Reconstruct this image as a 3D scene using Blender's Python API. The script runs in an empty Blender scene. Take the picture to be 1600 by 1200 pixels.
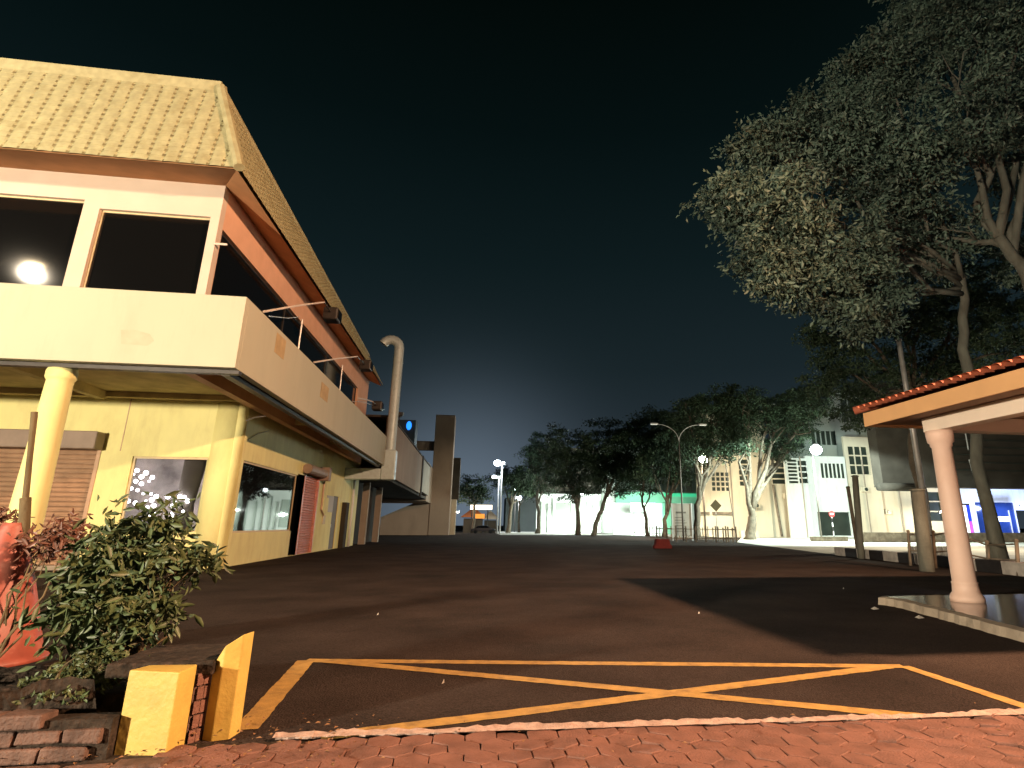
import bpy, math, random
import numpy as np
from mathutils import Vector, Matrix
random.seed(7); RNG = np.random.default_rng(7)
SC = bpy.context.scene; COL = SC.collection
R_ = math.radians

# ------------------------------------------------------------------ camera
H = 1.5; F = 916.0; PX, PY = 890.0, 556.0            # focal length and principal point in photo pixels
def nrm(v): return v / np.linalg.norm(v)
_Y = nrm(np.array([742 - PX, PY - 820, -F])); _Z = nrm(np.array([905 - PX, PY + 2615, -F]))
_Z = nrm(_Z - (_Z @ _Y) * _Y); _X = np.cross(_Y, _Z)
ROT = np.array([_X, _Y, _Z]); CAM = np.array([0, 0, H])
cd = bpy.data.cameras.new('camera'); cam = bpy.data.objects.new('camera', cd); COL.objects.link(cam)
cd.sensor_fit = 'HORIZONTAL'; cd.sensor_width = 36.0; cd.lens = F / 1600 * 36
cd.shift_x = -(PX - 800) / 1600; cd.shift_y = (PY - 600) / 1600
cd.clip_end = 3000
cam.matrix_world = Matrix.Translation(CAM.tolist()) @ Matrix(ROT.tolist()).to_4x4()
SC.camera = cam

# ------------------------------------------------------------------ exposure, night sky
SC.render.engine = 'CYCLES'
SC.view_settings.view_transform = 'Standard'; SC.view_settings.look = 'None'
SC.view_settings.exposure = .12; SC.view_settings.gamma = 1
SC.cycles.max_bounces = 6; SC.cycles.sample_clamp_indirect = 3
W = bpy.data.worlds.new('World'); SC.world = W; W.use_nodes = True
nt = W.node_tree; nt.nodes.clear()
def wn(t, **k):
    n = nt.nodes.new(t)
    for a, b in k.items(): setattr(n, a, b)
    return n
tc = wn('ShaderNodeTexCoord'); sep = wn('ShaderNodeSeparateXYZ'); nt.links.new(tc.outputs['Generated'], sep.inputs[0])
ramp = wn('ShaderNodeValToRGB'); nt.links.new(sep.outputs['Z'], ramp.inputs[0])
el = ramp.color_ramp.elements
el[0].position = 0.0; el[0].color = (.030, .040, .050, 1)
el[1].position = 1.0; el[1].color = (.0004, .0012, .0012, 1)
for p, c in ((.10, (.018, .027, .035, 1)), (.25, (.0090, .0165, .0200, 1)), (.42, (.0042, .0100, .0115, 1)), (.60, (.0016, .0048, .0050, 1)), (.75, (.0007, .0024, .0020, 1))):
    e = el.new(p); e.color = c
dot = wn('ShaderNodeVectorMath', operation='DOT_PRODUCT'); nt.links.new(tc.outputs['Generated'], dot.inputs[0])
dot.inputs[1].default_value = (-0.02, 0.995, 0.03)
mr = wn('ShaderNodeMapRange'); mr.inputs['From Min'].default_value = .80; mr.inputs['From Max'].default_value = 1.0
nt.links.new(dot.outputs['Value'], mr.inputs['Value'])
pw = wn('ShaderNodeMath', operation='POWER'); pw.inputs[1].default_value = 15; nt.links.new(mr.outputs[0], pw.inputs[0])
gl = wn('ShaderNodeMix', data_type='RGBA', blend_type='ADD'); nt.links.new(ramp.outputs[0], gl.inputs[6])
glc = wn('ShaderNodeMix', data_type='RGBA', blend_type='MIX'); glc.inputs[6].default_value = (0, 0, 0, 1); glc.inputs[7].default_value = (.120, .155, .200, 1)
nt.links.new(pw.outputs[0], glc.inputs[0]); nt.links.new(glc.outputs[2], gl.inputs[7]); gl.inputs[0].default_value = 1
bg = wn('ShaderNodeBackground'); bg.inputs[1].default_value = 1.0; nt.links.new(gl.outputs[2], bg.inputs[0])
wo = wn('ShaderNodeOutputWorld'); nt.links.new(bg.outputs[0], wo.inputs[0])

def lamp(kind, name, loc, power, color, radius=.15, aim=None, angle=None, blend=.6):
    d = bpy.data.lights.new(name, kind); d.energy = power; d.color = color; d.shadow_soft_size = radius
    o = bpy.data.objects.new(name, d); COL.objects.link(o); o.location = loc
    if aim is not None:
        o.rotation_euler = (Vector(aim) - Vector(loc)).to_track_quat('-Z', 'Y').to_euler()
        if kind == 'SPOT': d.spot_size = R_(angle); d.spot_blend = blend
    return o
L_FRONT = (-18.6, 9.6, 11.4)      # lamp mirrored in the upper window, lights the front of the yellow building
L_RIGHT = (16.2, .2, 12.0)        # lamp beyond the canopy: its shadow falls on the car park
L_BACK = (-18.0, -8.0, 3.9)
lamp('SPOT', 'front_lamp_light', L_FRONT, 2600, (1, .84, .62), .25, (-13, 21, 7.0), 140, .5)
lamp('SPOT', 'right_lamp_light', L_RIGHT, 45000, (1, .57, .33), .32, (-6, 14.5, 0), 128, .7)
lamp('SPOT', 'back_lamp_light', L_BACK, 50000, (1, .82, .60), .5, (-7, 15, 3.0), 122, .35)

# ------------------------------------------------------------------ photo geometry helpers: a pixel of the survey and a plane give a real point
def ray(x, y): return nrm(ROT @ np.array([x - PX, PY - y, -F]))
def G(x, y, z=0.): d = ray(x, y); return CAM + d * (z - H) / d[2]
def onY(x, y, Y): d = ray(x, y); return CAM + d * Y / d[1]
def onX(x, y, X): d = ray(x, y); return CAM + d * X / d[0]
def rectY(x0, x1, yt, yb, Y):
    ym = (yt + yb) / 2; xm = (x0 + x1) / 2
    return onY(x0, ym, Y)[0], onY(x1, ym, Y)[0], onY(xm, yb, Y)[2], onY(xm, yt, Y)[2]

# ------------------------------------------------------------------ materials
def mat(name, col, rough=.8, spec=.3, vary=.12, scale=3., stain=None, stain_amt=.35, stain_scale=.7, bump=0., bump_scale=40., metal=0., stretch=None, trans=0., streak=None, sk=.35, speck=0.):
    m = bpy.data.materials.new(name); m.use_nodes = True; t = m.node_tree; N = t.nodes; L = t.links
    b = N['Principled BSDF']; b.inputs['Roughness'].default_value = rough; b.inputs['Specular IOR Level'].default_value = spec; b.inputs['Metallic'].default_value = metal
    g = N.new('ShaderNodeNewGeometry'); mp = N.new('ShaderNodeMapping'); L.new(g.outputs['Position'], mp.inputs[0])
    if stretch: mp.inputs['Scale'].default_value = stretch
    n1 = N.new('ShaderNodeTexNoise'); n1.inputs['Scale'].default_value = scale; n1.inputs['Detail'].default_value = 6; L.new(mp.outputs[0], n1.inputs['Vector'])
    cr = N.new('ShaderNodeMapRange'); cr.inputs['From Min'].default_value = .3; cr.inputs['From Max'].default_value = .7
    cr.inputs['To Min'].default_value = 1 - vary; cr.inputs['To Max'].default_value = 1 + vary; L.new(n1.outputs['Fac'], cr.inputs['Value'])
    mu = N.new('ShaderNodeVectorMath'); mu.operation = 'SCALE'; mu.inputs[0].default_value = col[:3]; L.new(cr.outputs[0], mu.inputs['Scale'])
    out = mu.outputs[0]
    if stain:
        n2 = N.new('ShaderNodeTexNoise'); n2.inputs['Scale'].default_value = stain_scale; n2.inputs['Detail'].default_value = 8; n2.inputs['Roughness'].default_value = .65
        L.new(mp.outputs[0], n2.inputs['Vector'])
        r2 = N.new('ShaderNodeMapRange'); r2.inputs['From Min'].default_value = .5; r2.inputs['From Max'].default_value = .75; r2.inputs['To Max'].default_value = stain_amt
        L.new(n2.outputs['Fac'], r2.inputs['Value'])
        mx = N.new('ShaderNodeMix'); mx.data_type = 'RGBA'; L.new(r2.outputs[0], mx.inputs[0]); L.new(out, mx.inputs[6]); mx.inputs[7].default_value = (*stain, 1)
        out = mx.outputs[2]
    if streak:
        m2 = N.new('ShaderNodeMapping'); L.new(g.outputs['Position'], m2.inputs[0]); m2.inputs['Scale'].default_value = (1.7, 1.7, .3)
        n4 = N.new('ShaderNodeTexNoise'); n4.inputs['Scale'].default_value = 1.0; n4.inputs['Detail'].default_value = 9; n4.inputs['Roughness'].default_value = .7; L.new(m2.outputs[0], n4.inputs['Vector'])
        r4 = N.new('ShaderNodeMapRange'); r4.inputs['From Min'].default_value = .53; r4.inputs['From Max'].default_value = .80; r4.inputs['To Max'].default_value = sk; L.new(n4.outputs['Fac'], r4.inputs['Value'])
        mx = N.new('ShaderNodeMix'); mx.data_type = 'RGBA'; L.new(r4.outputs[0], mx.inputs[0]); L.new(out, mx.inputs[6]); mx.inputs[7].default_value = (*streak, 1); out = mx.outputs[2]
    if speck:
        n5 = N.new('ShaderNodeTexVoronoi'); n5.inputs['Scale'].default_value = 70; L.new(g.outputs['Position'], n5.inputs['Vector'])
        s5 = N.new('ShaderNodeSeparateColor'); L.new(n5.outputs['Color'], s5.inputs[0])
        r5 = N.new('ShaderNodeMapRange'); r5.inputs['To Min'].default_value = 1 - speck; r5.inputs['To Max'].default_value = 1 + speck; L.new(s5.outputs[0], r5.inputs['Value'])
        v5 = N.new('ShaderNodeVectorMath'); v5.operation = 'SCALE'; L.new(out, v5.inputs[0]); L.new(r5.outputs[0], v5.inputs['Scale']); out = v5.outputs[0]
    L.new(out, b.inputs['Base Color'])
    if bump:
        n3 = N.new('ShaderNodeTexNoise'); n3.inputs['Scale'].default_value = bump_scale; n3.inputs['Detail'].default_value = 5; L.new(g.outputs['Position'], n3.inputs['Vector'])
        bp = N.new('ShaderNodeBump'); bp.inputs['Strength'].default_value = bump; bp.inputs['Distance'].default_value = .02
        L.new(n3.outputs['Fac'], bp.inputs['Height']); L.new(bp.outputs[0], b.inputs['Normal'])
    if trans: b.inputs['Transmission Weight'].default_value = trans
    return m
def emat(name, col, s):
    m = bpy.data.materials.new(name); m.use_nodes = True; b = m.node_tree.nodes['Principled BSDF']
    b.inputs['Base Color'].default_value = (*col, 1); b.inputs['Emission Color'].default_value = (*col, 1); b.inputs['Emission Strength'].default_value = s
    return m
def clear_glass(name):
    m = bpy.data.materials.new(name); m.use_nodes = True; t = m.node_tree; N = t.nodes; N.remove(N['Principled BSDF'])
    a = N.new('ShaderNodeBsdfTransparent'); a.inputs[0].default_value = (.75, .75, .78, 1)
    g = N.new('ShaderNodeBsdfGlossy'); g.inputs['Roughness'].default_value = .02
    f = N.new('ShaderNodeFresnel'); f.inputs[0].default_value = 1.5; mx = N.new('ShaderNodeMixShader')
    t.links.new(f.outputs[0], mx.inputs[0]); t.links.new(a.outputs[0], mx.inputs[1]); t.links.new(g.outputs[0], mx.inputs[2])
    t.links.new(mx.outputs[0], N['Material Output'].inputs[0]); return m
M = dict(
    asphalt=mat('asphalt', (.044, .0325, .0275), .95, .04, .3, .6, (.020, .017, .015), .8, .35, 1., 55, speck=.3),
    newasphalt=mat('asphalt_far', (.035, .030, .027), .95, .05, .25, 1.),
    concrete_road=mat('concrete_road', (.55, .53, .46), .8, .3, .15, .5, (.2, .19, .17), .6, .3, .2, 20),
    paver=mat('paver', (.185, .088, .064), .75, .35, .30, 5., (.16, .07, .05), .6, 2.5, .5, 60),
    stone=mat('stone_paver', (.125, .075, .058), .8, .3, .45, 7., (.05, .03, .022), .9, 4., .8, 40),
    mortar=mat('mortar', (.42, .31, .26), .9, .2, .25, 12., (.3, .16, .11), .7, 9., .6, 60),
    soil=mat('soil', (.03, .022, .016), .95, .2, .6, 14., (.09, .06, .045), .8, 10., 1., 30),
    yline=mat('yellow_line', (.42, .255, .07), .7, .3, .18, 9., (.10, .065, .04), .75, 5., .35, 70),
    ypaint=mat('yellow_paint', (.52, .37, .085), .55, .4, .08, 6., (.45, .24, .05), .6, 5., .25, 25),
    ywall=mat('yellow_wall', (.80, .76, .34), .7, .3, .05, 2., (.58, .48, .20), .5, .9, .08, 30, stretch=(1, 1, .5), streak=(.42, .34, .14), sk=.35),
    cream=mat('cream_wall', (.47, .46, .345), .75, .25, .04, 1., (.46, .41, .30), .5, .5, .06, 20, stretch=(1, 1, .45), streak=(.36, .31, .22), sk=.32),
    upper=mat('upper_wall', (.60, .50, .41), .75, .25, .04, 1.5, (.62, .44, .30), .3, .8),
    orange=mat('orange_lintel', (.70, .42, .28), .7, .3, .06, 1.5, (.5, .2, .1), .3, .7),
    soffit=mat('soffit_board', (.52, .42, .22), .8, .2, .2, 1.5, (.13, .09, .05), .6, .8),
    orsoffit=mat('orange_soffit', (.46, .235, .11), .8, .2, .12, 1.5),
    tileshade=mat('roof_tile_shade', (.20, .165, .08), .85, .2, .3, 6.),  # overlap shade between tile courses, put into the colour
    tile=mat('roof_tile_pale', (.39, .36, .20), .7, .3, .14, 5., (.24, .19, .08), .6, 2.2, .1, 30),
    black=mat('black_glass', (.004, .004, .004), .07, .6, .0),
    glassdim=mat('dim_glass', (.006, .007, .008), .02, .4, .0),
    frame=mat('window_frame', (.6, .5, .3), .6, .4, .08, 4.),
    darkmetal=mat('dark_metal', (.05, .045, .04), .5, .5, .2, 5., metal=.3),
    galv=mat('galvanised', (.45, .45, .43), .45, .5, .15, 3., (.25, .22, .18), .5, 2., metal=.5),
    white=mat('white_paint', (.72, .72, .70), .6, .4, .06, 3.),
    shutter=mat('shutter', (.42, .27, .17), .45, .5, .12, 3., (.2, .12, .07), .5, 2., metal=.2),
    pinkshutter=mat('pink_shutter', (.58, .26, .20), .45, .5, .15, 5., (.30, .12, .08), .5, 3.),
    housing=mat('shutter_housing', (.30, .23, .18), .6, .4, .1, 3.),
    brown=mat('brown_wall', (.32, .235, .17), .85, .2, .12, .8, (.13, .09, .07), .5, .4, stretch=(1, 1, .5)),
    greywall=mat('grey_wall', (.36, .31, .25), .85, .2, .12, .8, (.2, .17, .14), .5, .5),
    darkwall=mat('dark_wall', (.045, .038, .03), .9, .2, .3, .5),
    bluetank=mat('blue_tank', (.03, .06, .08), .6, .4, .1, 1.),
    red=mat('red_plastic', (.30, .075, .05), .5, .4, .15, 6., (.55, .27, .2), .5, 5.),
    wood=mat('weathered_wood', (.13, .10, .055), .9, .2, .3, 8., (.05, .04, .02), .6, 6., .5, 40, stretch=(1, 1, .2)),
    bark=mat('pale_bark', (.14, .145, .12), .9, .2, .3, 3., (.10, .085, .06), .7, 2., .7, 12, stretch=(1, 1, .35)),
    darkbark=mat('dark_bark', (.14, .115, .085), .9, .2, .3, 3., (.06, .05, .035), .6, 2., .5, 12),
    leaf=mat('leaf_green', (.085, .135, .105), .5, .4, .6, .7, (.12, .13, .09), .7, 1.6),
    bgleaf=mat('leaf_dark', (.035, .062, .032), .6, .3, .5, .5),
    bush=mat('leaf_bush', (.060, .090, .036), .5, .4, .45, 5., (.15, .17, .06), .7, 7.),
    redbush=mat('leaf_reddish', (.13, .055, .035), .5, .4, .4, 6.),
    pink=mat('pink_column', (.68, .49, .40), .55, .4, .05, 2., (.55, .33, .22), .4, 1.6, .05, 20),
    fascia=mat('orange_fascia', (.62, .36, .17), .6, .35, .06, 2.),
    clay=mat('clay_tile', (.34, .10, .055), .7, .3, .25, 5., (.12, .05, .03), .5, 4., .2, 30),
    beam=mat('white_beam', (.72, .62, .52), .6, .35, .05, 2.),
    ceil=mat('canopy_ceiling', (.30, .20, .14), .8, .2, .1, 2.),
    gloss=mat('polished_slab', (.20, .17, .14), .12, .6, .2, 2., (.1, .08, .06), .5, 2.),
    kerbstone=mat('rough_kerb', (.32, .27, .21), .85, .3, .25, 5., (.13, .10, .07), .7, 2.5, .6, 25),
    blockblack=mat('kerb_black', (.02, .018, .018), .7, .3, .3, 4.),
    blockwhite=mat('kerb_white', (.45, .42, .38), .7, .3, .2, 4., (.2, .18, .16), .6, 2.5),
    cwall=mat('pale_wall', (.66, .59, .45), .8, .2, .05, .3, (.50, .45, .35), .4, .25, streak=(.3, .26, .2), sk=.5),
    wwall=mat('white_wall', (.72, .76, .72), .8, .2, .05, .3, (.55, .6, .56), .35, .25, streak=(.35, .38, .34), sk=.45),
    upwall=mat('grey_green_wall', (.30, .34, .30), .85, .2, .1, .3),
    winback=mat('window_dark', (.03, .04, .032), .3, .5, .3, .6),
    rubble=mat('rubble_wall', (.20, .165, .125), .9, .2, .4, 2., (.07, .055, .04), .7, 1.2, .8, 6),
    green=mat('green_fascia', (.20, .52, .34), .5, .4, .1, .5),
    bluegl=mat('blue_glass', (.015, .035, .12), .08, .7, .2, .4),
    grey=mat('grey_board', (.42, .38, .32), .6, .3, .1, 1.5),
    darkgrey=mat('grey_text', (.16, .14, .12), .7, .3, .1, 2.),
    signface=mat('sign_amber', (.10, .08, .03), .6, .3, .1, 3.),
    signred=mat('sign_red', (.55, .05, .05), .5, .4, .05, 3.),
    carpaint=mat('car_paint', (.02, .022, .026), .25, .6, .1, 1.),
    tyre=mat('tyre', (.015, .015, .015), .9, .2, .1, 3.),
    litter=mat('litter', (.6, .56, .5), .7, .3, .2, 20.),
    dry=mat('dry_leaf', (.22, .12, .06), .8, .2, .5, 20.),
    oroof=mat('stall_roof', (.35, .12, .05), .8, .2, .1, 1.),
    E_white=emat('lamp_glow_white', (1, .95, .82), 40), E_cold=emat('lamp_glow_cold', (.80, .95, 1), 30), E_flood=emat('flood_glow', (.78, .88, 1), 40),
    E_warm=emat('lamp_glow_warm', (1, .72, .36), 60), E_dim=emat('lens_dim', (.85, .85, .75), .6), E_blue=emat('blue_lens', (.02, .25, 1), 1.6),
    E_shop=emat('shop_light', (.85, 1, .92), 2.2), E_sign=emat('sign_light', (1, .97, 1), 3), E_signb=emat('sign_blue', (.02, .05, .9), 1.6), E_signm=emat('sign_magenta', (.65, .12, .75), 1.1),
    E_glint=emat('glint', (1, .96, .92), 22), E_stall=emat('stall_light', (1, .86, .66), 2.5), E_orange=emat('stall_orange', (1, .35, .05), .9), E_greensign=emat('sign_green', (.05, .5, .25), .6),
    cglass=clear_glass('clear_glass'),
)

# ------------------------------------------------------------------ mesh builder
class MB:
    def __init__(s): s.v = []; s.f = []
    def quad(s, *p):
        n = len(s.v); s.v += [tuple(map(float, q)) for q in p]; s.f.append(tuple(range(n, n + len(p)))); return s
    def box(s, x0, x1, y0, y1, z0, z1):
        x0, x1 = sorted((x0, x1)); y0, y1 = sorted((y0, y1)); z0, z1 = sorted((z0, z1))
        n = len(s.v); s.v += [(x0, y0, z0), (x1, y0, z0), (x1, y1, z0), (x0, y1, z0), (x0, y0, z1), (x1, y0, z1), (x1, y1, z1), (x0, y1, z1)]
        s.f += [tuple(n + i for i in q) for q in ((0, 3, 2, 1), (4, 5, 6, 7), (0, 1, 5, 4), (1, 2, 6, 5), (2, 3, 7, 6), (3, 0, 4, 7))]; return s
    def tube(s, pts, r, n=8, cap=True):
        pts = [Vector(p) for p in pts]; rs = r if isinstance(r, (list, tuple)) else [r] * len(pts)
        base = len(s.v); up = Vector((0, 0, 1)); a = None
        for i, p in enumerate(pts):
            d = (pts[min(i + 1, len(pts) - 1)] - pts[max(i - 1, 0)]).normalized()
            if a is None: a = d.cross(up if abs(d.z) < .9 else Vector((1, 0, 0))).normalized()
            else: a = (a - d * a.dot(d)).normalized()
            b = d.cross(a)
            for k in range(n):
                t = 2 * math.pi * k / n; s.v.append(tuple(p + (a * math.cos(t) + b * math.sin(t)) * rs[i]))
        for i in range(len(pts) - 1):
            for k in range(n):
                k2 = (k + 1) % n; s.f.append((base + i * n + k, base + i * n + k2, base + (i + 1) * n + k2, base + (i + 1) * n + k))
        if cap:
            s.f.append(tuple(base + k for k in range(n))[::-1]); s.f.append(tuple(base + (len(pts) - 1) * n + k for k in range(n)))
        return s
    def lathe(s, c, prof, n=24):
        return s.tube([(c[0], c[1], c[2] + z) for z, r in prof], [r for z, r in prof], n)
    def prism(s, poly, axis, a0, a1):
        """poly of (u,v): axis 'x' -> (y,z), 'y' -> (x,z), 'z' -> (x,y)"""
        def P(u, v, a): return {'x': (a, u, v), 'y': (u, a, v), 'z': (u, v, a)}[axis]
        n = len(s.v); k = len(poly); s.v += [P(u, v, a0) for u, v in poly] + [P(u, v, a1) for u, v in poly]
        s.f.append(tuple(n + i for i in range(k))[::-1]); s.f.append(tuple(n + k + i for i in range(k)))
        for i in range(k): j = (i + 1) % k; s.f.append((n + i, n + j, n + k + j, n + k + i))
        return s
    def ball(s, c, r, n=10, m=7):
        rr = r if isinstance(r, (tuple, list)) else (r, r, r); b = len(s.v)
        for i in range(m + 1):
            th = math.pi * i / m
            for k in range(n):
                ph = 2 * math.pi * k / n; s.v.append((c[0] + rr[0] * math.sin(th) * math.cos(ph), c[1] + rr[1] * math.sin(th) * math.sin(ph), c[2] + rr[2] * math.cos(th)))
        for i in range(m):
            for k in range(n): k2 = (k + 1) % n; s.f.append((b + i * n + k, b + (i + 1) * n + k, b + (i + 1) * n + k2, b + i * n + k2))
        return s
    def wall(s, axis, w, u0, u1, z0, z1, holes=(), depth=.2, sgn=1, th=None):
        """sheet with rectangular holes and reveals; axis 'y': plane y=w, u is x; axis 'x': plane x=w, u is y. Reveals go to w+sgn*depth; the back sheet closes it."""
        def P(u, z, d=0): return (u, w + sgn * d, z) if axis == 'y' else (w + sgn * d, u, z)
        us = sorted({u0, u1, *[h[0] for h in holes], *[h[1] for h in holes]}); zs = sorted({z0, z1, *[h[2] for h in holes], *[h[3] for h in holes]})
        us = [u for u in us if u0 <= u <= u1]; zs = [z for z in zs if z0 <= z <= z1]
        for a, b in zip(us, us[1:]):
            for c, d in zip(zs, zs[1:]):
                if any(h[0] <= (a + b) / 2 <= h[1] and h[2] <= (c + d) / 2 <= h[3] for h in holes): continue
                s.quad(P(a, c), P(b, c), P(b, d), P(a, d)); s.quad(P(a, c, depth), P(b, c, depth), P(b, d, depth), P(a, d, depth))
        for h in holes:
            a, b, c, d = max(h[0], u0), min(h[1], u1), max(h[2], z0), min(h[3], z1)
            for p, q in (((a, c), (b, c)), ((b, c), (b, d)), ((b, d), (a, d)), ((a, d), (a, c))): s.quad(P(*p), P(*q), P(*q, depth), P(*p, depth))
        for p, q in (((u0, z0), (u1, z0)), ((u1, z0), (u1, z1)), ((u1, z1), (u0, z1)), ((u0, z1), (u0, z0))): s.quad(P(*p), P(*q), P(*q, depth), P(*p, depth))
        return s
    def build(s, name, m, parent=None, smooth=False, bevel=0, label=None, cat=None, group=None, kind=None):
        v = np.array(s.v, dtype=float)
        if parent is not None: org = np.array(WL[parent.name])
        else: lo, hi = v.min(0), v.max(0); org = np.array([(lo[0] + hi[0]) / 2, (lo[1] + hi[1]) / 2, lo[2]])
        me = bpy.data.meshes.new(name); me.from_pydata((v - org).tolist(), [], s.f); me.materials.append(M[m] if isinstance(m, str) else m)
        if getattr(s, 'mi', None): me.materials.append(M['tileshade' if m == 'tile' else m]); me.polygons.foreach_set('material_index', s.mi)
        if smooth: me.shade_smooth()
        o = bpy.data.objects.new(name, me); COL.objects.link(o)
        WL[o.name] = tuple(org)
        if parent is not None: o.parent = parent
        else: o.location = org
        if parent is not None: pass
        if bevel:
            b = o.modifiers.new('bevel', 'BEVEL'); b.width = bevel; b.segments = 2; b.limit_method = 'ANGLE'
        return tag(o, label, cat, group, kind)
WL = {}   # world origin of each object (child meshes keep their parent's origin)
def tag(o, label=None, cat=None, group=None, kind=None):
    if label: o['label'] = label
    if cat: o['category'] = cat
    if group: o['group'] = group
    if kind: o['kind'] = kind
    return o
def thing(name, loc, label, cat, group=None):
    o = bpy.data.objects.new(name, None); o.empty_display_size = .3; COL.objects.link(o); o.location = [float(c) for c in loc]; WL[o.name] = tuple(float(c) for c in loc)
    return tag(o, label, cat, group)
def dup(root, loc, rz=0, label=None, scale=None):
    r = root.copy(); COL.objects.link(r); r.location = loc; r.rotation_euler = (0, 0, rz)
    if label: r['label'] = label
    if scale: r.scale = (scale,) * 3
    for ch in root.children:
        c = ch.copy(); COL.objects.link(c); c.parent = r
        for g in ch.children: d = g.copy(); COL.objects.link(d); d.parent = c
    return r
def struct(mb, name, m, **k): return mb.build(name, m, kind='structure', **k)

# ------------------------------------------------------------------ foliage
def leaves(name, m, parent, blobs, n, size, aspect=.42, clump=.0, shell=.5, seed=1, droop=.3, rad=1.):
    """many small folded leaf faces in clumps spread through ellipsoid volumes"""
    g = np.random.default_rng(seed); C = np.array([b[:3] for b in blobs], float); Rr = np.array([b[3:6] if len(b) > 4 else (b[3],) * 3 for b in blobs], float)
    vol = (Rr.prod(1)) ** (2 / 3.); per = int(clump) if clump else 64
    nc = n // per; idx = g.choice(len(blobs), nc, p=vol / vol.sum())
    d = g.normal(size=(nc, 3)); d /= np.linalg.norm(d, axis=1)[:, None]
    rr = np.where(g.uniform(0, 1, nc) < shell, g.uniform(.78, 1.02, nc), g.uniform(.1, 1, nc) ** .5)
    lump = 1 + .16 * np.sin(d[:, 0] * 5 + idx * 2.1) * np.sin(d[:, 1] * 6 + idx) + .12 * np.sin(d[:, 2] * 9 + idx * 1.3)
    cc = C[idx] + d * (rr * lump)[:, None] * Rr[idx]
    cr = g.uniform(.5, 1.25, nc) * size * 2.9 * rad
    cen = np.repeat(cc, per, 0); off = np.clip(g.normal(size=(nc * per, 3)), -1.7, 1.7) * .5; off[:, 2] *= .5
    off += np.repeat(d * np.array([1, 1, .2]) + np.array([0, 0, -.3]), per, 0) * g.uniform(-.9, .9, (nc * per, 1)) * .9
    cen = cen + off * np.repeat(cr, per)[:, None]
    N = len(cen)
    ax = off + g.normal(size=(N, 3)) * .8; ax[:, 2] -= droop; ax /= np.linalg.norm(ax, axis=1)[:, None]
    t = g.normal(size=(N, 3)); sd = np.cross(ax, t); sd /= np.linalg.norm(sd, axis=1)[:, None]; nn = np.cross(ax, sd)
    Ls = size * g.uniform(.6, 1.25, (N, 1)); Ws = Ls * aspect
    v = np.empty((N, 6, 3))
    v[:, 0] = cen - ax * Ls * .5; v[:, 1] = cen + sd * Ws * .5 - ax * Ls * .05 + nn * Ws * .22; v[:, 2] = cen + sd * Ws * .3 + ax * Ls * .3 + nn * Ws * .1
    v[:, 3] = cen + ax * Ls * .5 - nn * Ws * .2; v[:, 4] = cen - sd * Ws * .3 + ax * Ls * .3 + nn * Ws * .1; v[:, 5] = cen - sd * Ws * .5 - ax * Ls * .05 + nn * Ws * .22
    v = v.reshape(-1, 3) - np.array(WL[parent.name])
    q = np.arange(N)[:, None] * 6; f = np.concatenate([q + np.array([[0, 1, 2, 3]]), q + np.array([[0, 3, 4, 5]])], 1).reshape(-1, 4)
    me = bpy.data.meshes.new(name); me.vertices.add(len(v)); me.vertices.foreach_set('co', v.astype(np.float32).ravel())
    me.loops.add(f.size); me.loops.foreach_set('vertex_index', f.ravel().astype(np.int32))
    me.polygons.add(len(f)); me.polygons.foreach_set('loop_start', (np.arange(len(f)) * 4).astype(np.int32)); me.polygons.foreach_set('loop_total', np.full(len(f), 4, np.int32))
    me.update(calc_edges=True); me.materials.append(M[m])
    o = bpy.data.objects.new(name, me); COL.objects.link(o); o.parent = parent; WL[o.name] = WL[parent.name]; return o
def wobble(a, b, k, amp, g):
    a, b = Vector(a), Vector(b); L = (b - a).length
    return [a.lerp(b, i / k) + (Vector(g.normal(size=3)) * amp * L if 0 < i < k else Vector()) for i in range(k + 1)]
def tree(loc, forks, blobs, r, label, n, size, bark='darkbark', leafm='bgleaf', group=None, seed=1, name='tree', shell=.45, twigs=3):
    """forks: list of points the trunk passes; then limbs to every blob"""
    g = np.random.default_rng(seed); t = thing(name, loc, label, 'tree', group)
    mb = MB(); pts = [Vector(loc) - Vector((0, 0, .1))] + [Vector(p) for p in forks]; path = [pts[0]]
    for a, b in zip(pts, pts[1:]): path += wobble(a, b, 4, .025, g)[1:]
    nP = len(path); mb.tube(path, [r * (1.35 if i == 0 else 1 - .45 * i / nP) for i in range(nP)], 10)
    top = path[-1]
    for b in blobs:
        c = Vector(b[:3]); rb = b[3]; st = path[-1 - int(g.integers(0, max(1, nP // 3)))]
        mid = st.lerp(c, .5) + Vector((0, 0, .12 * (c - st).length)) * g.uniform(-.6, 1)
        P = wobble(st, mid, 3, .05, g) + wobble(mid, c, 3, .06, g)[1:]
        mb.tube(P, [r * .5 * (1 - .8 * i / (len(P) - 1)) + .012 * r for i in range(len(P))], 7)
        for k in range(twigs):
            q = P[int(g.integers(2, len(P)))]; e = c + Vector(g.normal(size=3)).normalized() * rb * g.uniform(.6, .95)
            mb.tube(wobble(q, e, 4, .07, g), [r * .14, r * .11, r * .08, r * .05, r * .02], 5)
    mb.build('trunk', bark, t, smooth=True)
    leaves('crown', leafm, t, blobs, n, size, seed=seed + 50, shell=shell)
    return t
def B(px, py, Y, rpx, sq=.85):
    p = onY(px, py, Y); r = rpx * Y / 930.; return (p[0], p[1], p[2], r, r, r * sq)

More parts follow.
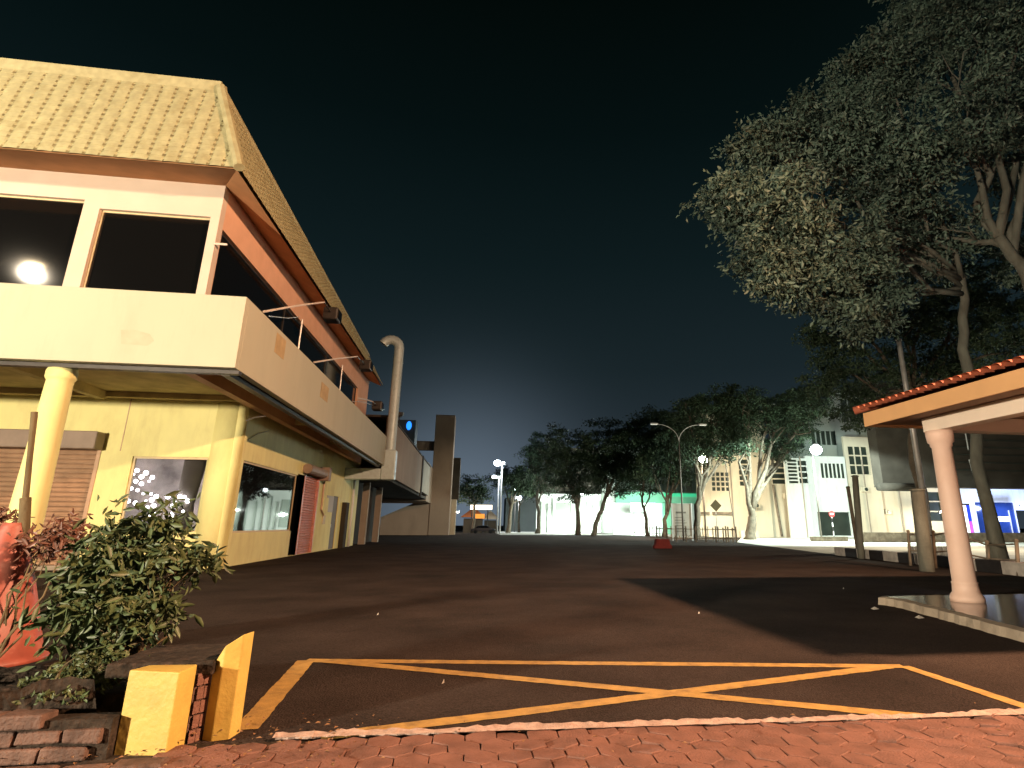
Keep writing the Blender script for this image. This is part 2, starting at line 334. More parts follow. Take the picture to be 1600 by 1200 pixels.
# ================================================================== ground
struct(MB().quad((-600, 5.2, 0), (700, 5.2, 0), (700, 1200, 0), (-600, 1200, 0)), 'ground', 'newasphalt')
mb = MB()
mb.quad((-22, 4.6, .004), (12.5, 4.6, .004), (12.5, 10, .004), (-22, 10, .004)); mb.quad((-22, 10, .004), (12.5, 10, .004), (19.5, 34, .004), (-22, 34, .004))
mb.quad((-22, 34, .004), (19.5, 34, .004), (24, 56, .004), (-22, 56, .004)); mb.quad((-22, 56, .004), (24, 56, .004), (26, 115, .004), (-22, 115, .004))
struct(mb, 'car_park', 'asphalt')
# lit street and forecourt beyond the fence
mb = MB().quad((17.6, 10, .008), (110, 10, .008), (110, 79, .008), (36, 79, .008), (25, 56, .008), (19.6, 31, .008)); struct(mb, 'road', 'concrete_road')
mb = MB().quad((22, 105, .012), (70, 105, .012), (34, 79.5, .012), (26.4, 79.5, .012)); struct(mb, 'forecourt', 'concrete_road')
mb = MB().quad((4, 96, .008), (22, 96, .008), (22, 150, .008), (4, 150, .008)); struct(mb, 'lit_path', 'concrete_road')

# foreground pavement of hexagonal clay pavers
def kerb_y(x): return 4.98 - .045 * x
mb = MB(); g = np.random.default_rng(3); s = .128
for i in range(-14, 60):
    for j in range(0, 18):
        cx = i * s * 1.76 + (s * .88 if j % 2 else 0); cy = 1.6 + j * s * 1.5 * 1.0
        if cy > kerb_y(cx) + .10 or cx < -2.0: continue
        h = g.uniform(-.003, .003); tx, ty = g.normal(size=2) * .006; rot = g.normal() * .03
        ring = []
        for sc, dz in ((.985, -.03), (.985, -.006), (.95, 0.)):
            ring.append([(cx + math.cos(R_(60 * k + 30) + rot) * s * sc, min(cy + math.sin(R_(60 * k + 30) + rot) * s * sc, kerb_y(cx) + .01), .03 + h + dz + (math.cos(R_(60 * k)) * tx + math.sin(R_(60 * k)) * ty)) for k in range(6)])
        n0 = len(mb.v); mb.v += ring[0] + ring[1] + ring[2]
        for a in range(2):
            for k in range(6): k2 = (k + 1) % 6; mb.f.append((n0 + a * 6 + k, n0 + a * 6 + k2, n0 + a * 6 + 6 + k2, n0 + a * 6 + 6 + k))
        mb.f.append(tuple(n0 + 12 + k for k in range(6)))
struct(mb, 'pavement', 'paver')
struct(MB().quad((-14, 1, .012), (14, 1, .012), (14, kerb_y(14), .012), (-14, kerb_y(-14), .012)), 'pavement_bed', 'soil')
# rough pale mortar edge along the pavers
mb = MB(); xs = np.arange(-1.35, 9, .045); top = []; bot = []
for i, x in enumerate(xs):
    a = .034 + .022 * math.sin(x * 3.1) * math.sin(x * 1.7 + 1) + g.uniform(-.012, .012); a = max(a * 1.7, .02)
    top.append((x, kerb_y(x) + .006 + a, .050 + g.uniform(-.006, .008))); bot.append((x, kerb_y(x) - .028 + g.uniform(-.006, .006), .042))
for i in range(len(xs) - 1):
    mb.quad(bot[i], bot[i + 1], top[i + 1], top[i]); mb.quad(top[i], top[i + 1], (top[i + 1][0], top[i + 1][1] + .008, 0), (top[i][0], top[i][1] + .008, 0))
struct(mb, 'kerb', 'mortar')
# rectangular stone pavers at the left
mb = MB(); y = 2.2; j = 0
while y < 4.74:
    hgt = .17; x = -6.6 + (.17 if j % 2 else 0)
    while x < -1.95:
        w_ = g.uniform(.30, .38); zz = .035 + g.uniform(-.015, .012)
        if y > 4.95 and x > -2.4: x += w_; continue
        c = [(x + .012 + g.uniform(0, .01), y + .012), (x + w_ - .014, y + .012 + g.uniform(-.006, .01)), (x + w_ - .014, y + hgt - .014), (x + .012, y + hgt - .014 + g.uniform(-.01, .006))]
        n0 = len(mb.v)
        for zb, ins in ((0, 0), (zz - .012, 0), (zz, .014)):
            cx, cy = x + w_ / 2, y + hgt / 2
            mb.v += [(px_ + (ins if px_ < cx else -ins), py_ + (ins if py_ < cy else -ins), zb + (g.uniform(-.003, .003) if zb else 0)) for px_, py_ in c]
        for a in range(2):
            for k in range(4): k2 = (k + 1) % 4; mb.f.append((n0 + a * 4 + k, n0 + a * 4 + k2, n0 + a * 4 + 4 + k2, n0 + a * 4 + 4 + k))
        mb.f.append((n0 + 8, n0 + 9, n0 + 10, n0 + 11)); x += w_
    y += hgt; j += 1
struct(mb, 'stone_path', 'stone')
# planting bed soil, lumpy
mb = MB(); nx, ny = 60, 26
for j in range(ny + 1):
    for i in range(nx + 1):
        x = -7.2 + i * 4.9 / nx; y = 4.98 + j * 2.2 / ny; e = min(i, nx - i, j, ny - j) / 4.
        mb.v.append((x, y + (.15 * math.sin(x * 4) if j == 0 else 0), (-.02 if j != 0 else .2) + (1 if j < 4 and 3 < i < nx - 3 else min(1, e)) * (.20 + .035 * math.sin(x * 7 + y * 3) * math.cos(y * 9) + g.uniform(0, .035))))
for j in range(ny):
    for i in range(nx): a = j * (nx + 1) + i; mb.f.append((a, a + 1, a + nx + 2, a + nx + 1))
struct(mb, 'soil_bed', 'soil')
fwall = MB(); gg = np.random.default_rng(8)
for r_ in range(3):
    x = -6.4 + (.18 if r_ % 2 else 0)
    while x < -2.32:
        w_ = gg.uniform(.25, .29); z = .02 + r_ * .094; yo = 4.80 + gg.uniform(-.012, .012); x1 = min(x + w_, -2.36)
        if r_ == 2 and gg.uniform() < .3: x += w_ + .015; continue
        if x1 - x > .08:
            c = MB().box(x, x1, yo, yo + .17, z, z + .084); v = [Vector(p) + Vector(gg.normal(size=3)) * .004 for p in c.v]; n0 = len(fwall.v)
            fwall.v += [tuple(p) for p in v]; fwall.f += [tuple(n0 + i for i in q) for q in c.f]
        x += w_ + .015
fo_ = thing('brick_front_wall', (-4.3, 4.9, 0), 'low crumbling brick wall holding the soil under the bush', 'wall')
fwall.build('brick_courses', 'stone', fo_, bevel=.012); MB().box(-6.4, -2.32, 4.835, 4.985, 0, .25).build('mortar_bed', 'soil', fo_)
# yellow box junction lines
def gpt(px, py): p = G(px, py); return Vector((p[0], p[1], 0))
mb = MB()
def line(a, b, w_, z, seed):
    gg = np.random.default_rng(seed); d = (b - a); L = d.length; d.normalize(); nrm_ = Vector((-d.y, d.x, 0)); k = max(2, int(L / .06)); lo = []; hi = []
    for i in range(k + 1):
        p = a + d * L * i / k
        if p.y < kerb_y(p.x) + .07: p = None
        lo.append(None if p is None else p - nrm_ * (w_ / 2 + gg.uniform(-.006, .006))); hi.append(None if p is None else p + nrm_ * (w_ / 2 + gg.uniform(-.006, .006)))
    for i in range(k):
        if lo[i] is None or lo[i + 1] is None: continue
        mb.quad((lo[i].x, lo[i].y, z), (lo[i + 1].x, lo[i + 1].y, z), (hi[i + 1].x, hi[i + 1].y, z), (hi[i].x, hi[i].y, z))
FL, FR, NL = gpt(478, 1033), gpt(1412, 1042), gpt(382, 1142)
FRr = gpt(1640, 1118)
line(FL, FR, .17, .008, 1); line(FL, NL, .19, .009, 2); line(FR, FRr, .14, .0095, 3)
line(FL + Vector((.25, -.06, 0)), gpt(1470, 1124), .17, .0100, 4); line(FR + Vector((-.2, .0, 0)), gpt(400, 1166), .18, .0105, 5)
struct(mb, 'road_marking', 'yline')

# ================================================================== yellow two storey building
XS, YF = -8.78, 23.03                      # ground floor: side wall plane and front wall plane
PXs, PYf, PZ0, PZ1 = -6.2, 15.5, 5.3, 7.23  # parapet band
UX, UY = -8.1, 17.4                        # upper floor
END = 41.3
bld = thing('commercial_building', (-14, 30, 0), 'pale yellow two storey shop building with mansard tile roof and overhanging upper band', 'building')
# ground floor walls
fw = rectY(195, 326, 713, 834, YF); sh1 = (-18.5, -13.1, 0, 4.1)
mb = MB(); mb.wall('y', YF, -30, XS + .3, 0, 6.1, [(fw[0], fw[1], 1.2, 3.78), sh1], .25, 1)
sw = (23.55, 31.3, 1.17, 3.82); rec = (31.3, 32.5, .02, 3.9); sh2 = (32.5, 35.5, .02, 4.0); dr = (39.4, 40.9, .02, 3.2)
mb.wall('x', XS, YF + .3, 47, 0, 6.1, [sw, rec, sh2, dr], .25, -1)
mb.box(-30, XS - .3, 46.8, 47, 0, 6.1)
mb.build('ground_floor_wall', 'ywall', bld)
# rounded corner pillar
mb = MB().lathe((XS - .42, YF + .42, 0), [(0, .56), (6.04, .56)], 32); mb.build('corner_pillar', 'ywall', bld, smooth=True)
# shallow plaster seam
MB().box(-12.52, -12.49, YF - .012, YF, 3.95, 5.98).build('plaster_seam', 'shutter', bld)
# front window with room behind, lit by stand-in glowing balls
def window(parent, axis, w, u0, u1, z0, z1, glass, sgn=1, inset=.1, fr=.07, framem='frame', mull=()):
    f = MB()
    def bx(a, b, c, d):
        lo, hi = sorted((w + sgn * (inset - .04), w + sgn * (inset + .05)))
        if axis == 'y': f.box(a, b, lo, hi, c, d)
        else: f.box(lo, hi, a, b, c, d)
    bx(u0, u1, z0, z0 + fr); bx(u0, u1, z1 - fr, z1); bx(u0, u0 + fr, z0 + fr, z1 - fr); bx(u1 - fr, u1, z0 + fr, z1 - fr)
    for q in mull: bx(q - fr / 2, q + fr / 2, z0 + fr, z1 - fr)
    fo = f.build('window', framem, parent)
    p = w + sgn * inset; g_ = MB()
    a, b, c, d = u0 + fr, u1 - fr, z0 + fr, z1 - fr
    if axis == 'y': g_.box(a, b, p - .004, p + .004, c, d)
    else: g_.box(p - .004, p + .004, a, b, c, d)
    g_.build('pane', glass, fo); return fo
window(bld, 'y', YF, fw[0], fw[1], 1.2, 3.78, 'cglass')
mb = MB(); a, b = fw[0] - 1.3, XS - .5
mb.quad((a, YF + 2.6, .2), (b, YF + 2.6, .2), (b, YF + 2.6, 4.2), (a, YF + 2.6, 4.2)); mb.quad((a, YF + .26, 4.2), (b, YF + .26, 4.2), (b, YF + 2.6, 4.2), (a, YF + 2.6, 4.2))
mb.quad((a, YF + .26, .2), (b, YF + .26, .2), (b, YF + 2.6, .2), (a, YF + 2.6, .2)); mb.quad((a, YF + .26, .2), (a, YF + 2.6, .2), (a, YF + 2.6, 4.2), (a, YF + .26, 4.2)); mb.quad((b, YF + .26, .2), (b, YF + 2.6, .2), (b, YF + 2.6, 4.2), (b, YF + .26, 4.2))
mb.build('shop_room', mat('room_grey', (.50, .45, .45), .8, .2, .5, 1.2, (.4, .38, .37), .7, 1.0), bld)
mb = MB().tube([(fw[0] + 1.55, YF + 1.2, .2), (fw[0] + 1.45, YF + 1.2, 2.2), (fw[0] + 1.6, YF + 1.2, 4.2)], [.35, .30, .40], 14); mb.build('room_pillar', 'darkgrey', bld, smooth=True)
window(bld, 'x', XS, sw[0], sw[1], sw[2], sw[3], 'glassdim', -1, framem='frame')
MB().box(XS - .22, XS - .2, rec[0], rec[1], 0, 3.9).build('doorway_panel', 'black', bld)
def shutter(parent, axis, w, u0, u1, z0, z1, m, sgn=1, pitch=.115, name='roller_shutter'):
    f = MB(); n = int((z1 - z0) / pitch)
    def P(u, d, z): return (u, w + sgn * d, z) if axis == 'y' else (w + sgn * d, u, z)
    for i in range(n):
        z = z0 + i * pitch; zs = [(0, .03), (.12, .11), (.5, .13), (.8, .10), (.9, .03), (1, .03)]
        for (t0, d0), (t1, d1) in zip(zs, zs[1:]): f.quad(P(u0, d0, z + t0 * pitch), P(u1, d0, z + t0 * pitch), P(u1, d1, z + t1 * pitch), P(u0, d1, z + t1 * pitch))
    s_ = f.build(name, m, parent)
    for a, b in ((u0 - .0, u0 + .12), (u1 - .12, u1)):
        r = MB()
        lo, hi = sorted((w + sgn * .12, w - sgn * .03))
        if axis == 'y': r.box(a, b, lo, hi, z0, z1)
        else: r.box(lo, hi, a, b, z0, z1)
        r.build('guide_rail', m, s_)
    return s_
s1 = shutter(bld, 'y', YF, sh1[0], sh1[1], .15, 4.1, 'shutter', pitch=.16)
MB().box(sh1[0] - .2, sh1[1] + .05, YF - .55, YF, 3.95, 4.56).build('housing', 'housing', s1, bevel=.04)
MB().box(sh1[0], sh1[1], YF - .25, YF + .2, 0, .15).build('door_step', 'kerbstone', bld)
s2 = shutter(bld, 'x', XS, sh2[0], sh2[1], .02, 4.0, 'pinkshutter', -1, .13)
MB().tube([(XS + .22, sh2[0] - .5, 4.22), (XS + .22, sh2[1] + .4, 4.22)], .25, 12).build('housing', 'housing', s2, smooth=False)
MB().box(XS, XS + .5, sh2[1] - .1, sh2[1] + .45, 3.85, 4.6).build('housing_cap', 'housing', s2, bevel=.03)
# side wall fittings
mb = MB().tube([(XS + .06, 36.4, 4.6), (XS + .06, 36.4, 2.3), (XS + .10, 36.9, 2.0)], .05, 8); mb.build('drain_pipe', 'shutter', bld)
MB().box(XS, XS + .05, 36.8, 38.0, 2.1, 3.0).build('wall_panel', 'ywall', bld, bevel=.01)
MB().box(XS, XS + .05, 37.1, 37.7, 1.5, 2.0).build('wall_panel', 'frame', bld, bevel=.01)
MB().box(XS, XS + .04, 37.6, 39.3, 2.2, 3.15).build('notice_panel', 'grey', bld)
d_ = MB().box(XS - .12, XS - .06, dr[0], dr[1], .02, 3.2).build('door', 'darkgrey', bld); MB().box(XS - .06, XS - .01, dr[0] + .15, dr[0] + .22, 1.3, 1.5).build('handle', 'galv', d_)
MB().box(XS, XS + .3, 42.0, 42.9, 0, 2.9).build('cupboard', 'darkwall', bld, bevel=.02)
mb = MB().tube([(XS + .14, 44.6, 0), (XS + .14, 44.6, 5.2)], .09, 8); mb.build('down_pipe', 'white', bld, smooth=True)
# overhang: soffit, beams, parapet band
MB().box(-30, PXs - .23, PYf + .23, END, 6.02, 6.2).build('soffit', 'soffit', bld)
for x in (-13.3, -20.5): MB().box(x - .14, x + .14, PYf + .52, YF - .36, 5.72, 6.017).build('soffit_beam', 'soffit', bld)
for y in (27.5, 34.): MB().box(XS + .01, PXs - .52, y - .14, y + .14, 5.74, 6.017).build('soffit_beam', 'soffit', bld)
MB().box(-30, XS - .05, YF - .35, YF - .005, 5.82, 6.015).build('soffit_beam', 'soffit', bld)
mb = MB(); mb.box(-30, PXs, PYf, PYf + .22, PZ0, PZ1); mb.box(PXs - .22, PXs, PYf + .22, END, PZ0, PZ1); mb.build('parapet', 'cream', bld, bevel=.012)
mb = MB(); mb.box(-30, PXs - .01, PYf + .3, PYf + .5, PZ0 - .09, PZ0 + .1); mb.box(PXs - .5, PXs - .3, PYf + .5, END, PZ0 - .1, PZ0 + .1); mb.build('drip_board', 'darkmetal', bld)
mb = MB(); mb.box(-30, PXs - .24, PYf + .24, PYf + .95, PZ0 + .08, 6.01); mb.box(PXs - .6, PXs - .24, PYf + .95, END, PZ0 + .08, 6.01); mb.build('edge_beam', 'soffit', bld)
# faded square stickers on the band
for px, py, w_, h_ in ((438, 541, .9, .62), (507, 613, 1.2, .6)):
    p = onX(px, py, PXs); MB().box(PXs, PXs + .006, p[1] - w_ / 2, p[1] + w_ / 2, p[2] - h_ / 2, p[2] + h_ / 2).build('patch', mat('patch', (.46, .34, .18), .8, .2, .15, 3.), bld)
p = onY(213, 525, PYf); MB().prism([(p[0] - .38, p[2] + .14), (p[0] - .1, p[2] + .17), (p[0] + .3, p[2] + .07), (p[0] + .42, p[2] - .1), (p[0] + .3, p[2] - .24), (p[0] - .3, p[2] - .22)], 'y', PYf - .003, PYf + .01).build('stain', mat('stain', (.44, .42, .31), .8, .2, .08, 3.), bld)
# columns under the front overhang
def column(x, y):
    c = MB(); c.lathe((x, y, 0), [(0, .44), (.25, .44), (.3, .375), (4.85, .275), (4.92, .275), (4.95, .30), (5.0, .32), (5.15, .32), (5.2, .30), (5.38, .30)], 32); return c
column(-10.45, 16.1).build('column', 'ywall', bld, smooth=True)
column(-17.6, 16.1).build('column', 'ywall', bld, smooth=True)
# wall light under the soffit
MB().box(-12.8, -12.2, 17.2, 17.8, 5.8, 6.015).build('ceiling_fitting', 'darkmetal', bld, bevel=.03)
# upper floor
UT = 11.55
w1 = (-30, -13.55, 7.0, 10.55); 
a = onY(160, 420, UY)[0]; q1 = rectY(0, 116, 310, 440, UY); q2 = rectY(139, 319, 332, 450, UY)
hz = [(-16.9, q1[1], 6.4, onY(70, 307, UY)[2]), (q2[0], q2[1], 6.4, onY(240, 332, UY)[2]), (-22, -17.5, 6.4, onY(70, 307, UY)[2])]
mb = MB(); mb.wall('y', UY, -30, UX, 5.6, UT, hz, .3, 1); mb.build('upper_front_wall', 'upper', bld)
for h in hz:
    f = window(bld, 'y', UY, h[0], h[1], h[2], h[3], 'black', 1, .16, .05)
lint = 10.2
mb = MB(); UE = 39.8
mb.wall('x', UX, UY + .3, END + 2, 5.6, UT, [(UY + .32, UE, 6.4, lint)], .3, -1); mb.build('upper_side_wall', 'orange', bld)
window(bld, 'x', UX, UY + .32, UE, 6.4, lint, 'black', -1, .16, .05, 'darkmetal', mull=(24.5, 31.6))
# posts on the balcony and a small hook
for px, y0, y1 in ((466, 494, 545), (531, 568, 606)):
    p = onX(px, y1, PXs - .4); q = onX(px + 2, y0, PXs - .4)
    MB().tube([(PXs - .4, p[1], 6.9), (PXs - .4, p[1], q[2])], .035, 6).build('post', 'galv', bld)
MB().tube([(UX, UY - .02, 9.55), (UX + .35, UY - .02, 9.55)], .035, 6).build('hook', 'beam', bld)
# eaves soffit (pink orange) and mansard roof
EX, EY, EZ = -7.1, 15.75, 11.15; RX, RY, RZ = -8.35, 16.45, 14.35; RE = 43.2
mb = MB()
mb.quad((-30, EY + .05, EZ), (EX - .05, EY + .05, EZ), (UX, UY, UT - .02), (-30, UY, UT - .02)); mb.quad((EX - .05, EY + .05, EZ), (EX - .05, RE, EZ), (UX, RE, UT - .02), (UX, UY, UT - .02))
mb.quad((-30, EY + .05, EZ + .02), (EX - .05, EY + .05, EZ + .02), (EX - .05, EY + .05, EZ + .1), (-30, EY + .05, EZ + .1))
mb.build('eaves_board', 'orsoffit', bld)
def tileslope(u0, u1, P, rib, ncourse, clip, res=8, amp=.05, cs=.3):
    """P(u,v,h): real point; ribs run up the slope, courses step down it"""
    f = MB(); nu = int((u1 - u0) / rib) * res; rows = []
    for c in range(ncourse):
        for t, hh in ((0.02, .045), (.5, .028), (.9, .012), (1.0, .0)):
            rows.append(((c + t) / ncourse, hh))
    vs = []
    for i in range(nu + 1):
        u = u0 + (u1 - u0) * i / nu; ph = (i % res) / res; prof = math.sin(math.pi * ph) ** .35 * amp if ph > 0 else 0.
        vs.append([P(u, v, prof + hh * (cs if ph > 0 else .9)) for v, hh in rows])
    f.mi = []; gg_ = np.random.default_rng(9)
    for col in vs: f.v += [tuple(map(float, q)) for q in col]
    k = len(rows)
    for i in range(nu):
        u = u0 + (u1 - u0) * (i + .5) / nu
        for j in range(k - 1):
            if clip(u, (rows[j][0] + rows[j + 1][0]) / 2): f.f.append((i * k + j, (i + 1) * k + j, (i + 1) * k + j + 1, i * k + j + 1)); f.mi.append(1 if (i % res) in (0, res - 1) and j % 4 in (0,) and gg_.uniform() < .86 else 0)  # darker groove faces imitate the shade under each overlapping course
    return f
SAG = .034
nf = Vector((0, -(RZ - EZ), RY - EY)).normalized(); ns = Vector(((RZ - EZ), 0, RX - EX)).normalized(); ns = Vector((abs(ns.x), 0, .36)).normalized()
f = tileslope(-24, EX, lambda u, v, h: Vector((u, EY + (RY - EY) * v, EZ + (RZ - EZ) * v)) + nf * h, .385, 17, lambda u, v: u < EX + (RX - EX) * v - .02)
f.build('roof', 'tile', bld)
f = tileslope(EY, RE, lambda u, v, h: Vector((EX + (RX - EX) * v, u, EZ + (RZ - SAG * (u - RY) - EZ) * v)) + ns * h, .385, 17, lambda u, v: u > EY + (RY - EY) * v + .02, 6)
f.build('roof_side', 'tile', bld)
mb = MB(); mb.quad((-30, RY + .05, RZ - .02), (RX, RY + .05, RZ - .02), (RX, RE, RZ - .02 - SAG * (RE - RY)), (-30, RE, RZ - .02 - SAG * (RE - RY))); mb.quad((-30, EY + .12, EZ + .05), (EX - .1, EY + .12, EZ + .05), (RX - .1, RY + .1, RZ - .05), (-30, RY + .1, RZ - .05))
mb.quad((EX - .1, EY + .12, EZ + .05), (EX - .1, RE, EZ + .05), (RX - .1, RE, RZ - .05 - SAG * (RE - RY)), (RX - .1, RY + .1, RZ - .05)); mb.build('roof_deck', 'soffit', bld)
mb = MB(); mb.box(-30, RX + .06, RY - .1, RY + .14, RZ - .22, RZ + .14); mb.tube([(RX, RY + .1, RZ), (RX, RE, RZ - SAG * (RE - RY))], .13, 8)
mb.tube([(EX + .05, EY - .05, EZ + .02), (RX + .06, RY - .04, RZ - .05)], .15, 8)
mb.build('ridge_cap', 'tile', bld)
# cables hanging off the band
mb = MB(); 
def wire(pts, r=.014):
    mb.tube([tuple(p) for p in pts], r, 5)
wire([onX(*p, -6.9) for p in ((385, 657), (398, 652), (415, 650))]); wire([onX(*p, -7.2) for p in ((518, 686), (524, 694), (533, 701), (541, 701))]); wire([onX(*p, XS + .03) for p in ((388, 687), (402, 678), (420, 673))])
wire([onX(*p, -6.6) for p in ((421, 494), (450, 497), (468, 495))]); wire([onX(*p, -6.6) for p in ((550, 627), (568, 628), (600, 640))])
mb.build('cable', 'galv', bld)

# light fittings on arms over the band
def flood_arm(pa, pb, Xa, pf, label):
    A = onX(*pa, PXs - .2); Bp = onX(*pb, Xa); Fp = onX(*pf, Xa)
    t = thing('floodlight', A, label, 'floodlight', 'dark floodlights on arms over the band')
    MB().tube([A, (A + Bp) / 2 + np.array([0, 0, .03]), Bp], .035, 6).build('arm', 'beam', t)
    MB().box(Fp[0] - .3, Fp[0] + .3, Fp[1] - .35, Fp[1] + .35, Fp[2] - .3, Fp[2] + .25).build('housing', 'darkmetal', t, bevel=.06)
    MB().tube([Bp, Fp], .03, 6).build('bracket', 'darkmetal', t)
    MB().box(Fp[0] + .3, Fp[0] + .34, Fp[1] - .28, Fp[1] + .28, Fp[2] - .22, Fp[2] + .15).build('glass', 'black', t)
flood_arm((412, 487), (507, 472), -6.4, (519, 492), 'dark floodlight nearest the roof corner on a long pale arm')
flood_arm((491, 566), (558, 557), -6.4, (572, 571), 'dark floodlight on an arm further back beside the silver duct')
flood_arm((560, 622), (583, 628), -6.4, (590, 634), 'small dark floodlight low on the band next to the duct')

# exhaust duct
M['duct'] = mat('duct_metal', (.58, .72, .74), .5, .5, .15, 2., (.16, .18, .16), .5, 2., metal=.2)
dt = thing('exhaust_duct', (-6.1, 41.9, 5.0), 'silver exhaust duct with hooked top rising beside the yellow building', 'duct')
mb = MB(); r = .34; zt = 13.75; pts = [(-6.0, 42.0, 5.0), (-6.0, 42.0, 9), (-6.0, 42.0, zt)]
for k in range(1, 9): th = math.pi * k / 8 * .86; pts.append((-6.0 - .6 * (1 - math.cos(th)), 42.0, zt + .6 * math.sin(th)))
mb.tube(pts, [r] * len(pts), 20, cap=False); mb.build('pipe', 'duct', dt, smooth=True)
mb = MB()
for z in (6.2, 7.8, 9.4, 11.0, 12.6): mb.lathe((-6.0, 42.0, z), [(0, r + .012), (.06, r + .012)], 20)
mb.build('joint_ring', 'duct', dt)
mb = MB().box(-6.45, -5.55, 41.6, 42.5, 4.4, 6.4); mb.box(-8.78, -6.45, 41.7, 42.4, 4.4, 5.15); mb.build('fan_box', 'duct', dt, bevel=.06)

# glowing balls inside the window, in place of lights mirrored in its glass
st = thing('mirrored_lights', (-11.2, YF + .9, 2.), 'small white glowing balls behind the front shop window, standing in for mirrored lights', 'light reflections')
gg = np.random.default_rng(12); bp = []
for px, py in ((200, 733), (214, 735), (228, 739), (238, 746), (192, 760), (212, 752), (205, 763), (198, 775), (188, 782), (236, 772), (224, 771), (237, 781), (184, 790), (272, 770), (281, 776), (293, 783), (270, 791), (268, 802), (240, 790), (230, 793), (240, 802), (281, 811), (272, 806), (215, 766), (208, 741), (221, 745), (196, 748), (233, 752), (190, 770), (200, 783), (212, 786), (244, 776), (228, 783), (262, 776), (288, 777), (276, 784), (286, 799), (263, 812), (196, 795), (232, 808), (247, 795), (221, 756)):
    bp.append(onY(px, py, YF + .9 + gg.uniform(-.3, .3)))
for p in bp: MB().ball(p, gg.uniform(.035, .085), 8, 6).build('glint', 'E_glint', st, smooth=True)
MB().tube([bp[0], bp[1], bp[2], bp[3]], .008, 4).build('wire', 'darkmetal', st)  # wire made up along with the stand-in lights

# ================================================================== brown building behind, with stair tower
b2 = thing('brown_building', (-9, 60, 0), 'dim brown building with an overhanging deck behind the yellow shop', 'building')
X2 = -6.3
t0, t1 = onX(612, 660, X2), onX(657, 720, X2)
yE = 82.
mb = MB().wall('x', X2, 43.2, 70, 4.9, 8.9, [], .3, -1); mb.build('deck_wall', 'brown', b2)
MB().box(X2 - .1, X2 + .12, 69.6, 70.6, 4.6, 9.1).build('deck_pier', 'darkwall', b2)
MB().wall('x', X2, 71, 82, 5.2, 8.9, [], .3, -1).build('deck_wall', 'greywall', b2)
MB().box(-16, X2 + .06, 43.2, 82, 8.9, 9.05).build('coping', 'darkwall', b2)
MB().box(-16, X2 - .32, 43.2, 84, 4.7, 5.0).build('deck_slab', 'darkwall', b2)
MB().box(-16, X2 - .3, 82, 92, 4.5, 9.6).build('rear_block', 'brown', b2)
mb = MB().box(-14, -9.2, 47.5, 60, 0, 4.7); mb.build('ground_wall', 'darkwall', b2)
for y in (49.5, 56.): MB().box(-8.9, -8.4, y, y + .5, 0, 4.7).build('pillar', 'greywall', b2)
tw = thing('stair_tower', (-5.2, 94, 0), 'tall plain brown tower rising above the dark car park', 'tower')
x0, x1, z0, z1 = rectY(675, 706, 648, 835, 92.0)
MB().box(x0, x1, 92, 96, 0, z1).build('tower_shaft', 'brown', tw, bevel=.05)
xa, xb, _, zt_ = rectY(595, 674, 775, 838, 92.)
MB().prism([(xa, 0), (x0, 0), (x0, onY(672, 775, 92)[2]), (xa, onY(598, 808, 92)[2])], 'y', 92.1, 92.6).build('stair_wall', 'brown', tw)
xa, xb, za, zb = rectY(645, 680, 689, 703, 93.); MB().box(xa, x0 + .1, 93, 94, za, zb).build('bridge_beam', 'brown', tw)
xa, xb, za, zb = rectY(706, 718, 715, 780, 96.); MB().box(x1 - .3, xb, 96.2, 100, za, zb).build('annex', 'darkwall', tw)
xa, xb, za, zb = rectY(704, 712, 776, 832, 96.); MB().box(x1 - .3, xb, 96.4, 98, 0, za + 6.).build('annex_base', 'cwall', tw)
xa, xb, za, zb = rectY(630, 649, 656, 686, 75.)
bt = thing('water_tank', (xa, 75, za), 'dark blue grey box on the deck roof with a glowing blue lens', 'tank')
MB().box(xa - 2.2, xb, 75, 78, 9.05, zb).build('tank_body', 'bluetank', bt, bevel=.08)
p = onY(639, 665, 74.9); MB().ball(p, (.32, .08, .55), 12, 8).build('blue_lamp', 'E_blue', bt, smooth=True)
p = onX(624, 652, -6.8); am = thing('roof_speaker', (p[0], p[1], 9.05), 'small dark horn on a stalk at the deck edge', 'horn')
MB().tube([(p[0], p[1], 9.05), tuple(p)], .05, 6).build('stalk', 'darkmetal', am); MB().lathe((p[0], p[1], p[2]), [(0, .12), (.15, .3), (.4, .38)], 12).build('horn', 'darkmetal', am)

# ================================================================== canopy at the right
cn = thing('canopy_shelter', (11, 9, 0), 'open shelter with clay tile roof, orange fascia and pink round columns', 'shelter')
CX, CY0, CY1, CZ = 8.42, 5.0, 11.75, 3.62; CXR = 17.5
# fascia and beam
mb = MB(); mb.box(CX, CX + .05, CY0, CY1, CZ, CZ + .30); mb.box(CX + .05, CXR, CY1 - .05, CY1, CZ, CZ + .30); mb.box(CX + .05, CXR, CY0, CY0 + .05, CZ, CZ + .30); mb.build('fascia', 'fascia', cn, bevel=.008)
MB().box(CX + .05, CXR, CY0 + .05, CY1 - .05, CZ + .06, CZ + .12).build('ceiling', 'ceil', cn)
MB().box(9.1, 9.42, CY0 + .3, 10.85, CZ - .24, CZ + .05).build('beam', 'beam', cn, bevel=.01); MB().box(9.425, CXR - .5, 10.5, 10.82, CZ - .238, CZ + .048).build('beam', 'beam', cn, bevel=.01)
mb = MB().box(10.15, 10.35, 7.2, 8.4, CZ - .06, CZ + .055); mb.build('ceiling_light', 'white', cn, bevel=.015)
